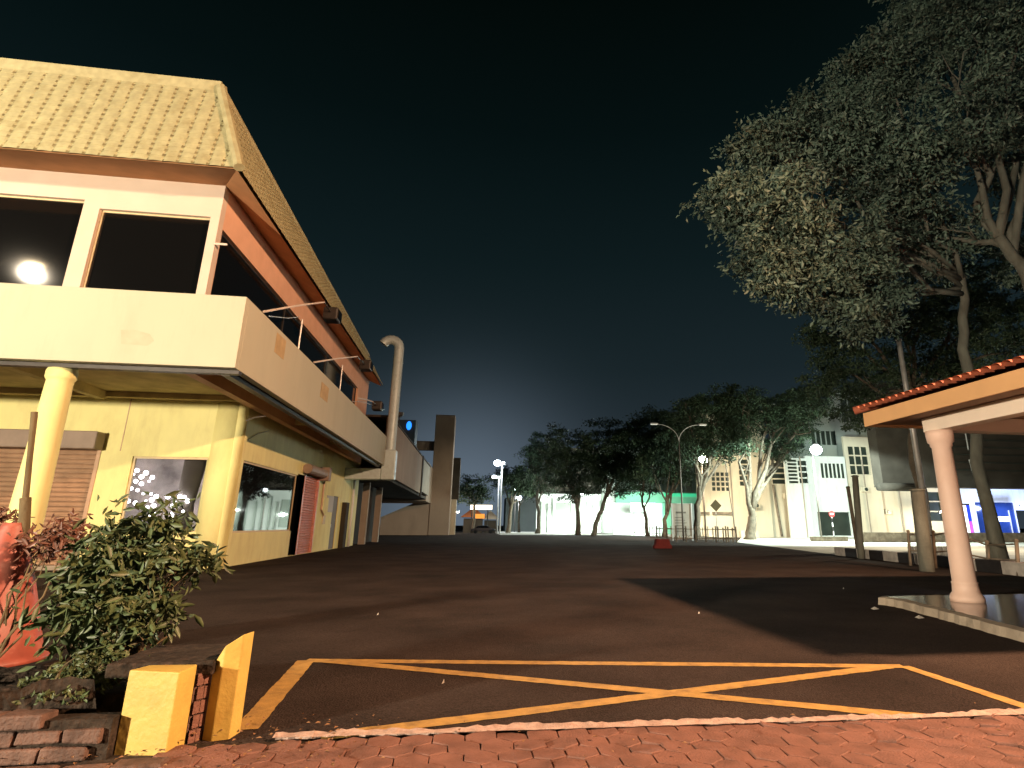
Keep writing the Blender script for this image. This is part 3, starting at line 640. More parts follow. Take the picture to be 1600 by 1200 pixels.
# hipped clay roof
RXr = (CX + CXR) / 2; RZr = CZ + 2.2; RYr = (CY0 + CY1) / 2
def hipx(u, v, h):   # side facing -x : u=y, v 0..1
    return Vector((CX - .12 + 3.6 * v, u, CZ + .33 + .95 * v)) + Vector((-.4, 0, .92)) * h
f = tileslope(CY0 - .1, CY1 + .1, hipx, .20, 14, lambda u, v: CY0 - .1 + 3.3 * v < u < CY1 + .1 - 3.3 * v, 8, .085, 1.); f.build('roof', 'clay', cn)
def hipy(u, v, h): return Vector((u, CY1 + .12 - 3.4 * v, CZ + .33 + .95 * v)) + Vector((0, .4, .92)) * h
f = tileslope(CX - .1, CXR + .1, hipy, .20, 14, lambda u, v: CX - .1 + 3.6 * v < u < CXR - 3.4 * v, 8, .085, 1.); f.build('roof_rear', 'clay', cn)
def hipn(u, v, h): return Vector((u, CY0 - .12 + 3.4 * v, CZ + .33 + .95 * v)) + Vector((0, -.4, .92)) * h
f = tileslope(CX - .1, CXR + .1, hipn, .20, 14, lambda u, v: CX - .1 + 3.6 * v < u < CXR - 3.4 * v, 8, .085, 1.); f.build('roof_near', 'clay', cn)
mb = MB().tube([(CX - .12, CY1 + .12, CZ + .38), (CX + 3.5, CY1 - 3.3, CZ + 1.36)], .09, 8); mb.tube([(CX - .12, CY0 - .12, CZ + .38), (CX + 3.5, CY0 + 3.3, CZ + 1.36)], .09, 8); mb.tube([(CX + 3.5, RYr, CZ + 1.36), (CXR - 3.4, RYr, CZ + 1.36)], .09, 8); mb.build('hip_cap', 'clay', cn, smooth=True)
def pinkcol(x, y):
    return MB().lathe((x, y, .15), [(0, .285), (.06, .29), (.12, .27), (.17, .23), (.32, .215), (.34, .225), (.36, .205), (2.89, .175), (2.92, .2), (2.97, .2), (3.0, .235), (3.15, .25), (3.23, .25)], 32)
for x, y in ((9.26, 10.62), (16.6, 10.62), (9.26, 5.6), (16.6, 5.6)):
    if y < 6 and x < 10: continue
    pinkcol(x, y).build('column', 'pink', cn, smooth=True)
# raised slab with rough kerb
slab = [(8.25, 11.2), (8.05, 11.55), (8.3, 11.75), (8.7, 11.85), (18, 11.9), (18, 4.2), (6.9, 4.2), (7.3, 7.2), (7.9, 9.9)]
ps = thing('shelter_slab', (11, 8, 0), 'raised polished slab with a rough stone kerb under the shelter', 'slab')
MB().prism([(x + (.12 if x < 10 else 0), y - (.1 if y > 11 else 0)) for x, y in slab], 'z', 0, .15).build('slab_top', 'gloss', ps)
mb = MB(); path = [(18, 11.9), (8.7, 11.85), (8.3, 11.75), (8.05, 11.55), (8.25 - .1, 11.2), (7.9, 9.9), (7.3, 7.2), (6.9, 4.2)]
fine = []
for (a, b), (c, d) in zip(path, path[1:]):
    k = max(1, int(math.hypot(c - a, d - b) / .12))
    for i in range(k): fine.append((a + (c - a) * i / k + g.uniform(-.02, .02), b + (d - b) * i / k + g.uniform(-.02, .02)))
fine.append(path[-1])
for i in range(len(fine) - 1):
    (a, b), (c, d) = fine[i], fine[i + 1]; h0, h1 = .158, .158
    cx, cy = 12, 8; 
    def inn(x, y): v = Vector((cx - x, cy - y)).normalized() * .16; return (x + v.x, y + v.y)
    e, f2 = inn(a, b), inn(c, d)
    mb.quad((a, b, 0), (c, d, 0), (c + (e[0] - a) * .12, d + (e[1] - b) * .12, h1 - .02), (a + (e[0] - a) * .12, b + (e[1] - b) * .12, h0 - .02))
    mb.quad((a + (e[0] - a) * .12, b + (e[1] - b) * .12, h0 - .02), (c + (e[0] - a) * .12, d + (e[1] - b) * .12, h1 - .02), (f2[0], f2[1], h1), (e[0], e[1], h0))
mb.build('kerb', 'kerbstone', ps)

# ================================================================== foreground left: bollard walls, cone, plants
pw_ = thing('yellow_pier_wall', (-1.9, 5, 0), 'short brick wall with two bright yellow painted end piers by the pavement', 'wall')
# near pier: front face between two pixels, top sloping up towards the back
A0, A1 = G(176, 1183), G(258, 1184); A2 = G(288, 1166)
zt = onY(207, 1047, A0[1])[2]
def pier(poly, ztops, name):
    m_ = MB(); n = len(poly); m_.v += [(x, y, -.02) for x, y in poly] + [(x, y, z) for (x, y), z in zip(poly, ztops)]
    m_.f += [tuple(range(n))[::-1], tuple(range(n, 2 * n))] + [(i, (i + 1) % n, n + (i + 1) % n, n + i) for i in range(n)]
    return m_.build(name, 'ypaint', pw_, bevel=.008)
zA = zt; zB = onY(303, 1038, A2[1])[2]
pier([(A0[0], A0[1]), (A1[0], A1[1]), (A2[0], A2[1]), (A0[0] + .05, A2[1] + .02)], [zA, zA - .012, zB, zB], 'pier')
C0, C1, C2 = G(315, 1157), G(331, 1158), G(358, 1156)
zc0 = onY(346, 1032, C1[1])[2]; zc1 = onY(357, 1008, C1[1])[2]; zc2 = onY(379, 991, C2[1])[2]
pier([(C0[0], C0[1]), (C1[0], C1[1] - .02), (C2[0], C2[1]), (C2[0] + .02, C2[1] + .16), (C0[0] + .02, C2[1] + .16)], [zc0 - .03, zc1, zc2, zc2, zc0], 'pier')
mb = MB(); gg = np.random.default_rng(5)
for r_ in range(5):
    for k in range(2):
        u0 = k / 2 + (.12 if r_ % 2 else 0); a = Vector((A2[0] + .01, A2[1] + .02, 0)).lerp(Vector((C0[0], C0[1], 0)), min(1, u0)); b = Vector((A2[0] + .01, A2[1] + .02, 0)).lerp(Vector((C0[0], C0[1], 0)), min(1, u0 + .46))
        if (b - a).length < .02: continue
        z = .005 + r_ * .092; mb.quad((a.x, a.y, z), (b.x, b.y, z), (b.x, b.y, z + .078), (a.x, a.y, z + .078)); mb.quad((a.x, a.y, z + .078), (b.x, b.y, z + .078), (b.x - .1, b.y + .15, z + .078), (a.x - .1, a.y + .15, z + .078))
mb.build('brick_course', 'paver', pw_)
a = Vector((A2[0] - .01, A2[1] + .03, 0)); b = Vector((C0[0] - .01, C0[1] + .01, 0)); MB().prism([(a.x, a.y), (b.x, b.y), (b.x - .08, b.y + .1), (a.x - .08, a.y + .1)], 'z', 0, .45).build('mortar_core', 'stone', pw_)
cs_ = thing('cover_slab', (-2.2, 5.2, 0), 'dark slab lying behind the nearer yellow pier', 'slab')
MB().box(A0[0] - .25, A1[0] + .12, A2[1] + .04, A2[1] + .75, zA - .09, zA + .006).build('slab', 'soil', cs_, bevel=.015); MB().box(A0[0] + .0, A1[0] + .02, A2[1] + .12, A2[1] + .6, 0, zA - .09).build('support', 'stone', cs_)
pl = thing('planter_box', (-2.6, 5.7, 0), 'low dark concrete planter ledge behind the yellow piers', 'planter')
MB().box(-3.6, -2.12, 5.28, 5.44, 0, .30).build('ledge', 'soil', pl, bevel=.02); MB().box(-3.6, -2.14, 5.44, 6.1, 0, .27).build('box', 'soil', pl, bevel=.02)
MB().box(-3.4, -2.5, 6.75, 6.95, .02, .16).build('slab_edge', 'stone', pl, bevel=.02)

cone = thing('traffic_cone', (-4.98, 7.9, 0), 'large faded red plastic cone standing beside the leafy bush', 'traffic cone')
MB().lathe((-5.22, 7.9, .04), [(0, .58), (.05, .58), (.08, .52), (.4, .43), (.8, .31), (1.15, .2), (1.42, .12), (1.46, .11)], 28).build('cone_body', 'red', cone, smooth=True)
MB().box(-5.85, -4.6, 7.3, 8.5, 0, .05).build('base', 'tyre', cone, bevel=.02)
sp = thing('wooden_stake', (-5.1, 7.9, 1.3), 'thin weathered stick poking up out of the red cone', 'stake')
p0, p1, p2 = onY(37, 836, 7.9), onY(40, 778, 7.9), onY(54, 644, 7.9)
MB().tube([p0 - np.array([0, 0, .3]), p0, p1], .055, 8).build('sleeve', 'wood', sp, smooth=True)
MB().tube([p1 - np.array([0, 0, .05]), p1, (p1 + p2) / 2, p2], [.04, .033, .03, .035], 8).build('stick', 'wood', sp, smooth=True)

def bushy(name, label, base, blobs, n, size, m, seed, stems=9, aspect=.32):
    g_ = np.random.default_rng(seed); t = thing(name, base, label, 'bush'); mb = MB()
    for b in blobs:
        for k in range(stems):
            e = Vector(b[:3]) + Vector(g_.normal(size=3)).normalized() * b[3] * g_.uniform(.2, .9); s_ = Vector(base) + Vector((g_.uniform(-.25, .25), g_.uniform(-.2, .2), 0))
            mb.tube(wobble(s_, e, 4, .05, g_), [.014, .012, .009, .007, .004], 5)
    mb.build('stems', 'wood', t); leaves('foliage', m, t, blobs, n, size, aspect=aspect, clump=14, shell=.35, seed=seed, droop=.5, rad=.55); return t
bb = [B(230, 845, 6.0, 56, .8), B(180, 845, 6.1, 44, .8), B(165, 920, 5.9, 62, .9), B(215, 915, 5.9, 66, .9), B(285, 880, 6.0, 36, .6), B(140, 965, 5.9, 42, .9), B(185, 975, 5.7, 50, .8), B(130, 1005, 5.8, 26, .8), B(235, 955, 5.8, 38)]
bushy('leafy_bush', 'dense green bush with long narrow leaves in front of the shop', tuple(onY(178, 1040, 5.95)), bb, 3700, .125, 'bush', 21)
bb = [B(85, 830, 7.6, 30, .8), B(105, 845, 7.5, 26, .8), B(8, 815, 8.3, 22, .5), B(75, 852, 7.8, 26)]
bushy('small_shrub', 'sparse brownish shrub between the red cone and the roller shutter', (-5.0, 7.4, .05), bb, 520, .11, 'redbush', 22, 2)
bb = [B(150, 1040, 5.4, 34, .5), B(90, 1062, 5.3, 30, .4), B(220, 1050, 5.35, 26, .4), B(110, 1075, 5.2, 40, .3)]
bushy('ground_cover', 'low dark weeds creeping over the soil under the bush', tuple(onY(140, 1075, 5.4)), bb, 1300, .05, 'bush', 23, 3, .5)
# litter and dry leaves
for i, (px, py) in enumerate(((1367, 953), (1437, 967), (1318, 921), (692, 1070), (590, 962), (1092, 960))):
    p = G(px, py); s_ = .06 if i < 2 else .012
    MB().quad((p[0] - s_, p[1] - s_, .012), (p[0] + s_, p[1] - s_ * .8, .02), (p[0] + s_ * .7, p[1] + s_, .05), (p[0] - s_ * .6, p[1] + s_ * 1.2, .015)).build('litter', 'litter', None, label=('crumpled white scrap further from the shelter column', 'crumpled white scrap closer to the shelter kerb', 'tiny pale speck on the dark asphalt left of the shelter', 'tiny pale speck inside the yellow box', 'tiny pale speck on the left side of the car park', 'tiny pale speck in the middle of the car park')[i], cat='litter', group='scraps on the car park')
mb = MB()
for k in range(420):
    x = g.uniform(-6, 7); y = g.uniform(3.2, 5.3) if x > -2 else g.uniform(2.5, 5.6)
    if k > 150: x = g.uniform(-3.5, -.6); y = g.uniform(4.2, 5.5)
    s_ = g.uniform(.008, .026); t = g.uniform(0, 6.28); z = .05 + g.uniform(0, .02)
    mb.quad((x + s_ * math.cos(t), y + s_ * math.sin(t), z), (x - s_ * .5 * math.sin(t), y + s_ * .5 * math.cos(t), z + .008), (x - s_ * math.cos(t), y - s_ * math.sin(t), z), (x + s_ * .5 * math.sin(t), y - s_ * .5 * math.cos(t), z + .004))
mb.build('leaf_litter', 'dry', None, kind='stuff', label='dry leaf crumbs and grit scattered on the pavement edge', cat='leaf litter')

# ================================================================== far row of buildings at the right, plane y = FY
FY = 80.
rb = thing('apartment_block', (45, 84, 0), 'long cream and white block with stacked louvre windows behind the street trees', 'building')
def wr(*a): return rectY(*a, FY)
def holes(lst): return [tuple(rectY(a, b, c, d, FY)) for a, b, c, d in lst]
def bay(name, px0, px1, pyt, Y, m, hs=(), winm='winback', bars=None, z0=0):
    xa, xb, _, zb = rectY(px0, px1, pyt, 838, Y); H_ = [rectY(a, b, c, d, Y) for a, b, c, d in hs]
    MB().wall('y', Y, xa, xb, z0, zb, [(h[0], h[1], h[2], h[3]) for h in H_], .35, 1).build(name, m, rb)
    for i, h in enumerate(H_):
        wd = MB().box(h[0], h[1], Y + .3, Y + .4, h[2], h[3]).build('window', winm, rb)
        nb = bars[i] if bars else 3; bm = MB(); vert, cnt = nb if isinstance(nb, tuple) else ('h', nb)
        for k in range(cnt + 1):
            t = k / cnt
            if vert in ('h', 'g'): z = h[2] + (h[3] - h[2]) * t; bm.box(h[0], h[1], Y + .02, Y + .16, z - .09, z + .09)
            if vert in ('v', 'g'): x = h[0] + (h[1] - h[0]) * t; bm.box(x - .09, x + .09, Y + .17, Y + .28, h[2], h[3])
        bm.build('louvre', m, wd)
    return xa, xb, zb
xa, xb, zb = bay('wall', 1088, 1200, 640, FY, 'cwall', [(1112, 1141, 737, 768), (1155, 1170, 717, 760)], bars=[('g', 4), 5])
bay('wall', 1200, 1234, 700, FY + .6, 'cwall', [(1206, 1232, 722, 757)], bars=[4])
bay('wall', 1231, 1265, 716, FY - 2.0, 'wwall', [(1231.5, 1247, 717, 756), (1248, 1262, 719, 756)], bars=[7, ('h', 4)])
bay('wall', 1264, 1327, 713, FY - .8, 'wwall', [(1283, 1321, 724, 747), (1279, 1330, 799, 838)], bars=[('v', 6), ('h', 1)])
bay('wall', 1326, 1376, 683, FY, 'cwall', [(1322 + 5, 1358, 697, 742)], bars=[('g', 3)])
bay('wall', 1376, 1500, 740, FY + 1.2, 'cwall', [(1446, 1480, 768, 815)], bars=[3])
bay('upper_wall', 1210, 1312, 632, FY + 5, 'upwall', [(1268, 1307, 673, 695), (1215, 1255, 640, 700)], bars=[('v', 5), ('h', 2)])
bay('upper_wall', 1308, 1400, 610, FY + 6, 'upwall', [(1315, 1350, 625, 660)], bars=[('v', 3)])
x1_ = rectY(1500, 1640, 760, 838, FY + .5)
MB().wall('y', FY + .5, x1_[0] - .6, x1_[1] + 20, 0, x1_[3] + 3, [rectY(1528, 1590, 785, 842, FY + .5), (x1_[0] - .6 + 9, x1_[0] + 14, 0.2, 4)], .35, 1).build('shop_wall', 'wwall', rb)
hh = rectY(1528, 1590, 785, 842, FY + .5); sg = MB().box(hh[0], hh[1], FY + .75, FY + .85, hh[2], hh[3]).build('shop_glass', 'bluegl', rb)
q = rectY(1550, 1577, 807, 815, FY + .7); MB().box(q[0], q[1], FY + .68, FY + .74, q[2], q[3]).build('lit_panel', 'E_dim', sg)
# parts under windows: dark lintel strips and drain pipe
for a, b in ((1093, 1108), (1113, 1144)):
    q = rectY(a, b, 800, 804, FY); MB().box(q[0], q[1], FY - .25, FY, q[2], q[3]).build('ledge', 'rubble', rb)
MB().tube([tuple(onY(1208, 757, FY + .4)), tuple(onY(1222, 838, FY + .4))], .16, 6).build('drain_pipe', 'rubble', rb)
for px, py in ((1228, 775), (1350, 765), (1385, 800), (1180, 790)):
    p = onY(px, py, FY - .1 if px != 1385 else FY + 1.1); ac = MB().box(p[0] - .5, p[0] + .5, p[1] - .55, p[1], p[2] - .35, p[2] + .35).build('air_conditioner', 'cwall', rb, bevel=.04)
    MB().tube([(p[0], p[1] - .56, p[2]), (p[0], p[1] - .6, p[2])], .26, 16).build('fan_grille', 'winback', ac)
for px in (1102, 1148, 1262, 1362, 1415):
    p = onY(px, 836, FY - (2.15 if px == 1262 else -1.0 if px == 1415 else .15)); MB().tube([(p[0], p[1], .1), (p[0], p[1], 5.5), (p[0], p[1], 11.)], .09, 6).build('drain_pipe', 'greywall', rb)
# dark block with overhang at the far right
dk = thing('dark_overhang', (60, 70, 0), 'dark unlit raised block with a rolled edge seen behind the pink column', 'building')
q = rectY(1372, 1640, 640, 762, 62.); MB().box(q[0], q[1] + 8, 62, 63.6, q[2], q[3] + 3).build('raised_block', 'darkwall', dk)
q2_ = rectY(1368, 1432, 755, 767, 61.6); MB().tube([(q2_[0] + .4, 61.7, (q2_[2] + q2_[3]) / 2), (q2_[1], 61.7, (q2_[2] + q2_[3]) / 2)], .45, 12).build('rolled_edge', 'darkwall', dk, smooth=True)
mb = MB(); mb.tube([tuple(onY(1507, 668, 61.8)), tuple(onY(1513, 703, 61.8))], .07, 6); mb.tube([tuple(onY(1515, 718, 61.8)), tuple(onY(1525, 753, 61.8))], .12, 6); mb.build('conduit', 'white', dk)
mb = MB()
for k in range(9): z = q[2] + 2 + k * .9; mb.box(q[0] + 9, q[1] + 8, 61.9, 61.97, z, z + .1)
mb.build('cladding_strip', 'winback', dk)
for px in (1440, 1640): 
    x = onY(px, 760, 64)[0]; MB().box(x - .5, x + .5, 64, 65, 0, q[2]).build('support', 'rubble', dk)
# illuminated totem sign
q = rectY(1497, 1519, 787, 842, 70.); ts = thing('light_sign', ((q[0] + q[1]) / 2, 70, 0), 'narrow upright shop sign glowing white with blue and magenta edge', 'sign')
MB().box(q[0], q[1], 70, 70.4, 0, q[3]).build('cabinet', 'darkmetal', ts)
MB().box(q[0] + .1, q[1] - .6, 69.93, 69.99, q[2] + .1, q[3] - .2).build('white_panel', 'E_sign', ts)
zm = (q[2] + q[3]) / 2; MB().box(q[1] - .58, q[1] - .1, 69.93, 69.99, zm, q[3] - .2).build('blue_panel', 'E_signb', ts); MB().box(q[1] - .58, q[1] - .1, 69.93, 69.99, q[2] + .1, zm - .02).build('magenta_panel', 'E_signm', ts)
# low rubble wall along the street
lw = MB(); lw.box(38, 100, 56, 56.5, 0, .95); lw.box(34, 38.0, 58, 58.4, 0, .5); lw.build('low_wall', 'rubble', None, label='low rough stone wall running along the lit street', cat='wall')
mb = MB()
for k, px in enumerate((1191, 1198, 1205, 1212)): 
    p = G(px, 842); o = MB().box(p[0] - .35, p[0] + .35, 76, 76.6, 0, .9).build('concrete_block', 'cwall', None, bevel=.05, label='cream block %s, low against the wall' % ('nearest the big trunk', 'second from the big trunk', 'second from the drain pipe', 'nearest the drain pipe')[k], cat='block', group='cream blocks by the wall')
for k in range(7):
    p = G(1428 + 9 * k, 869); x = p[0]; MB().box(x - .1, x + .1, p[1], p[1] + .2, 0, .5).build('kerb_stone', 'blockwhite', None, bevel=.03, label='small white stone post in the short row by the street', cat='kerb stone', group='white stone posts by the street')

# black and white kerb blocks
def kerbpt(t): return Vector((19.4 - 2.2 * t, 31 - 14 * t, 0))
n_ = 11
for k in range(n_ + 6):
    a, b = kerbpt(k / n_), kerbpt((k + .96) / n_); w_ = k % 2 == 0
    MB().prism([(a.x, a.y), (b.x, b.y), (b.x + .45, b.y + .05), (a.x + .45, a.y + .05)], 'z', 0, .42).build('kerb_block', 'blockwhite' if w_ else 'blockblack', None, bevel=.02,
        label=('white' if w_ else 'black') + ' painted kerb block of the striped street edge', cat='kerb block', group='white kerb blocks' if w_ else 'black kerb blocks')
# fence posts on that kerb
def post(px, py0, py1, r, m, label, name='fence_post', lean=0):
    p = G(px, py1); q = onY(px + lean, py0, p[1]); t = thing(name, p, label, 'post', 'posts along the striped kerb')
    MB().tube([(p[0], p[1], 0), ((p[0] + q[0]) / 2, p[1], q[2] / 2), (q[0], p[1], q[2])], [r * 1.05, r, r * .95], 10).build('shaft', m, t, smooth=True)
    MB().lathe((q[0], p[1], q[2]), [(0, r * 1.15), (.05, r * 1.15), (.08, r * .6)], 10).build('cap', m, t); return p, q
post(1346, 745, 873, .16, 'bark', 'tall straight grey timber post beside a thinner leaning one', lean=-10)
post(1342, 762, 869, .10, 'darkbark', 'thin dark pole leaning left against the tall grey post', lean=-17)
post(1449, 767, 893, .24, 'bark', 'thick pale concrete post just left of the pink column', lean=-16)
fp = []
for px, y0, y1, w in ((1423, 831, 884, 'shorter iron post left of the thick concrete post'), (1462, 832, 888, 'iron post between the concrete post and the pink column'), (1489, 826, 890, 'iron post hidden half behind the pink column'), (1546, 848, 894, 'iron post right of the pink column'), (1592, 846, 900, 'iron post at the right edge of the picture')):
    fp.append(post(px, y0, y1, .06, 'rubble', w, lean=-4))
mb = MB()
for k in range(len(fp) - 1):
    for fr_ in (.45, .92):
        a = fp[k][0] * (1 - fr_) + fp[k][1] * fr_; b = fp[k + 1][0] * (1 - fr_) + fp[k + 1][1] * fr_; mb.tube([a, b], .03, 6)
mb.build('railing', 'rubble', None, label='two thin iron rails strung between the short iron posts', cat='railing')

# picket fence in the middle distance
fn = thing('railing_fence', (25, 60, 0), 'dark low railing of upright bars in front of the lit green shop', 'fence')
pa, pb = np.array([24.3, 54.5, 0]), np.array([29.5, 118., 0]); mb = MB(); pm = MB()
for k in range(30):
    t = (k / 29) ** 1.25; p = pa + (pb - pa) * t; h_ = 1.45 if k % 2 == 0 else 1.35; pm.box(p[0] - .05, p[0] + .05, p[1] - .05, p[1] + .05, 0, h_)
for z in (.35, 1.15): mb.tube([(pa[0], pa[1], z), (pb[0], pb[1], z)], .035, 6)
pc = np.array([17.5, 57.5, 0])
for k in range(1, 9): p = pa + (pc - pa) * k / 8; pm.box(p[0] - .05, p[0] + .05, p[1] - .05, p[1] + .05, 0, 1.5)
for z in (.35, 1.2): mb.tube([(pa[0], pa[1], z), (pc[0], pc[1], z)], .035, 6)
pm.build('fence_bars', 'rubble', fn); mb.build('rail', 'rubble', fn)

# ================================================================== centre background buildings
gs = thing('green_shop', (24, 112, 0), 'low shop with green fascia and brightly lit white front', 'shop')
q = rectY(958, 1085, 785, 832, 108.); MB().wall('y', 108, q[0], q[1], 0, q[3], [rectY(985, 1002, 783, 800, 108), rectY(1004, 1025, 783, 800, 108)], .3, 1).build('front_wall', 'wwall', gs)
for a, b in ((985, 1002), (1004, 1025)):
    h = rectY(a, b, 783, 800, 108.); MB().box(h[0], h[1], 108.2, 108.3, h[2], h[3]).build('lit_window', 'E_shop', gs)
h = rectY(962, 1088, 769, 786, 107.5); MB().box(h[0], h[1], 107.3, 107.95, h[2], h[3]).build('fascia', 'green', gs)
h = rectY(1038, 1088, 771, 776, 107.2); MB().box(h[0], h[1], 107.1, 107.28, h[2], h[3]).build('sign_strip', 'E_greensign', gs)
h = rectY(1036, 1050, 785, 832, 107.5); MB().box(h[0], h[1], 107.3, 107.95, 0, h[3]).build('green_pier', 'green', gs)
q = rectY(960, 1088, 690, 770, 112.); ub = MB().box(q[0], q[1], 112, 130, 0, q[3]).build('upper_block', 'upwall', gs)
mb = MB()
for k in range(10): x = q[0] + (q[1] - q[0]) * (k + .5) / 10; mb.box(x - .25, x + .25, 111.6, 112, q[2], q[3] - 2)
mb.build('fin', 'upwall', gs)
wb = thing('white_hall', (12, 140, 0), 'white lit hall seen between the dark tree trunks', 'building')
q = rectY(838, 962, 772, 832, 125.); MB().wall('y', 125, q[0], q[1], 0, q[3], [rectY(868, 893, 785, 826, 125)], .3, 1).build('wall', 'wwall', wb)
hb = rectY(868, 893, 785, 826, 125.); MB().box(hb[0], hb[1], 125.25, 125.4, hb[2], hb[3]).build('shutter', 'upwall', wb)
qq = rectY(830, 962, 700, 772, 126.); MB().box(qq[0], qq[1], 126, 134, q[3] - .5, qq[3]).build('upper_block', 'darkwall', wb)
for px in (846, 856, 864, 899, 907, 917, 926, 938, 950):
    a = onY(px, 800, 124.6)[0]; MB().box(a - .13, a + .13, 124.6, 124.95, 0, q[3] * random.uniform(.7, .98)).build('pilaster', 'upwall', wb)
q = rectY(936, 960, 708, 745, 124.); MB().box(q[0], q[1], 124, 124.9, q[2], q[3]).build('lit_gable', 'wwall', wb)
q = rectY(790, 850, 778, 826, 150.); MB().box(q[0], q[1], 150, 160, 0, q[3]).build('side_wing', 'upwall', wb)
# far small pavilions
for i, (a, b, yt, lab) in enumerate(((722, 757, 792, 'small pavilion with orange roof next to the brown tower'), (755, 778, 797, 'small grey roofed pavilion left of the floodlight poles'))):
    q = rectY(a, b, yt, 826, 122.); t = thing('pavilion', ((q[0] + q[1]) / 2, 124, 0), lab, 'pavilion'); w_ = q[1] - q[0]; cx = (q[0] + q[1]) / 2
    MB().box(q[0] + .3, q[1] - .3, 122.5, 126, 0, q[3] * .55).build('wall', 'darkwall', t)
    m_ = MB(); zt_ = q[3]; ze = q[3] * .6; m_.v += [(q[0] - .3, 121.8, ze), (q[1] + .3, 121.8, ze), (q[1] + .3, 127, ze), (q[0] - .3, 127, ze), (cx, 124.4, zt_)]; m_.f += [(0, 1, 4), (1, 2, 4), (2, 3, 4), (3, 0, 4), (3, 2, 1, 0)]
    m_.build('roof', 'oroof' if i == 0 else 'greywall', t)
q = rectY(735, 765, 789, 796, 118.); t = thing('market_stall', ((q[0] + q[1]) / 2, 118, 0), 'long stall roof with a glowing white strip under the far tree', 'stall')
MB().box(q[0], q[1] + .5, 118, 119.5, q[2], q[3]).build('canopy', 'E_stall', t)
for x in (q[0] + .3, q[1] - .3): MB().box(x - .1, x + .1, 118.2, 118.4, 0, q[2]).build('leg', 'darkmetal', t)
q = rectY(739, 757, 803, 810, 118.); MB().box(q[0], q[1], 117.9, 117.98, q[2], q[3]).build('orange_sign', 'E_orange', t)
# parked car silhouette
def car(x, y, rz, label):
    t = thing('parked_car', (x, y, 0), label, 'car'); m_ = MB()
    prof = [(-2.1, .35), (-2.15, .75), (-1.6, .9), (-.9, 1.4), (.7, 1.42), (1.4, .95), (2.1, .82), (2.15, .4)]
    m_.prism([(x + a, b) for a, b in prof], 'y', y - .85, y + .85); m_.build('body', 'carpaint', t, bevel=.08)
    MB().prism([(x - 1.35, .95), (x - .85, 1.32), (x + .62, 1.34), (x + 1.15, .95)], 'y', y - .87, y + .87).build('side_window', 'black', t)
    for a in (-1.35, 1.35):
        for s_ in (-1, 1): MB().tube([(x + a, y + s_ * .62, .33), (x + a, y + s_ * .88, .33)], .33, 14).build('wheel', 'tyre', t)
    for s_ in (-1, 1): MB().box(x + 2.12, x + 2.2, y + s_ * .6 - .15, y + s_ * .6 + .15, .6, .75).build('headlight', 'white', t)
p = G(787, 829); car(1.5, 112, 0, 'dark saloon car parked sideways near the floodlight poles')

# ================================================================== lamps in view, plus one added unseen
def led_lamp(px, py, Y, label, em, r=.36, power=4000, col=(1, .95, .8), h0=0, name='street_lamp'):
    p = onY(px, py, Y); t = thing(name, (p[0], p[1], 0), label, 'street lamp', 'lit street lamps')
    MB().tube([(p[0], p[1] + .8, 0), (p[0], p[1] + .8, p[2] * .5), (p[0], p[1] + .8, p[2])], [.09, .08, .06], 10).build('pole', 'darkgrey', t, smooth=True)
    MB().tube([(p[0], p[1] + .8, p[2]), (p[0], p[1] + .4, p[2] + .3), (p[0], p[1], p[2] + .2)], .05, 8).build('arm', 'galv', t)
    MB().box(p[0] - .25, p[0] + .25, p[1] - .25, p[1] + .25, p[2] + r * .85, p[2] + r + .1).build('housing', 'galv', t, bevel=.05)
    MB().ball(p, (r, r, r * .9), 16, 10).build('globe', em, t, smooth=True)
    l = lamp('SPOT', 'lamp_light', (p[0], p[1] - 1.3, p[2]), power, col, .3, (p[0], p[1] + 3.0, 0), 168, .12); return p
led_lamp(1100, 716, 71., 'street lamp glowing warm white in front of the cream wall with the diamond sign', 'E_white', .68, 19000, (1, .86, .62))
led_lamp(1275, 703, 60., 'street lamp glowing cold white in front of the white louvred bay', 'E_cold', .6, 32000, (.80, 1, .93))
led_lamp(1466, 636, 40., 'added street lamp, unseen behind the shelter roof, brightening the street', 'E_white', .3, 9000, (1, .88, .66))  # added lamp, kept out of sight, to lighten the street strip
led_lamp(909, 772, 118., 'small distant lamp glowing between the dark trunks', 'E_cold', .35, 2500, (.85, 1, .9))
led_lamp(806, 764, 135., 'upper of two small lights in the thin far tree', 'E_flood', .40, 3000, (.8, .9, 1))
led_lamp(811, 778, 132., 'lower of two small lights in the thin far tree', 'E_flood', .55, 3000, (.8, .9, 1))
# lamps that wash the far fronts
def wall_lamp(px, py, Y, label, power, col):
    p = onY(px, py, Y); t = thing('wall_lamp', p, label, 'wall lamp')
    MB().box(p[0] - .3, p[0] + .3, p[1] - .1, p[1] + .15, p[2] - .12, p[2] + .12).build('housing', 'darkmetal', t); MB().box(p[0] - .25, p[0] + .25, p[1] - .14, p[1] - .11, p[2] - .1, p[2] + .1).build('lens', 'E_shop', t)
    lamp('POINT', 'lamp_light', (p[0], p[1] - .5, p[2] - .15), power, col, .2)
wall_lamp(1000, 808, 103.5, 'small lamp over the white front of the green shop', 6000, (.85, 1, .9))
wall_lamp(945, 800, 119., 'small lamp in front of the white hall beside the leaning trunk', 8000, (.9, 1, .9))
wall_lamp(880, 806, 119., 'small lamp in front of the white hall at its left end', 7000, (.88, 1, .9))
wall_lamp(1597, 790, 77., 'bright blue white lamp at the right edge by the blue shop glass', 5000, (.45, .55, 1))
wall_lamp(1470, 800, 76., 'small lamp low on the cream wall behind the pink column', 3200, (1, .9, .66))
wall_lamp(715, 800, 118., 'small lamp on the pale base beside the brown tower', 800, (1, .8, .6))
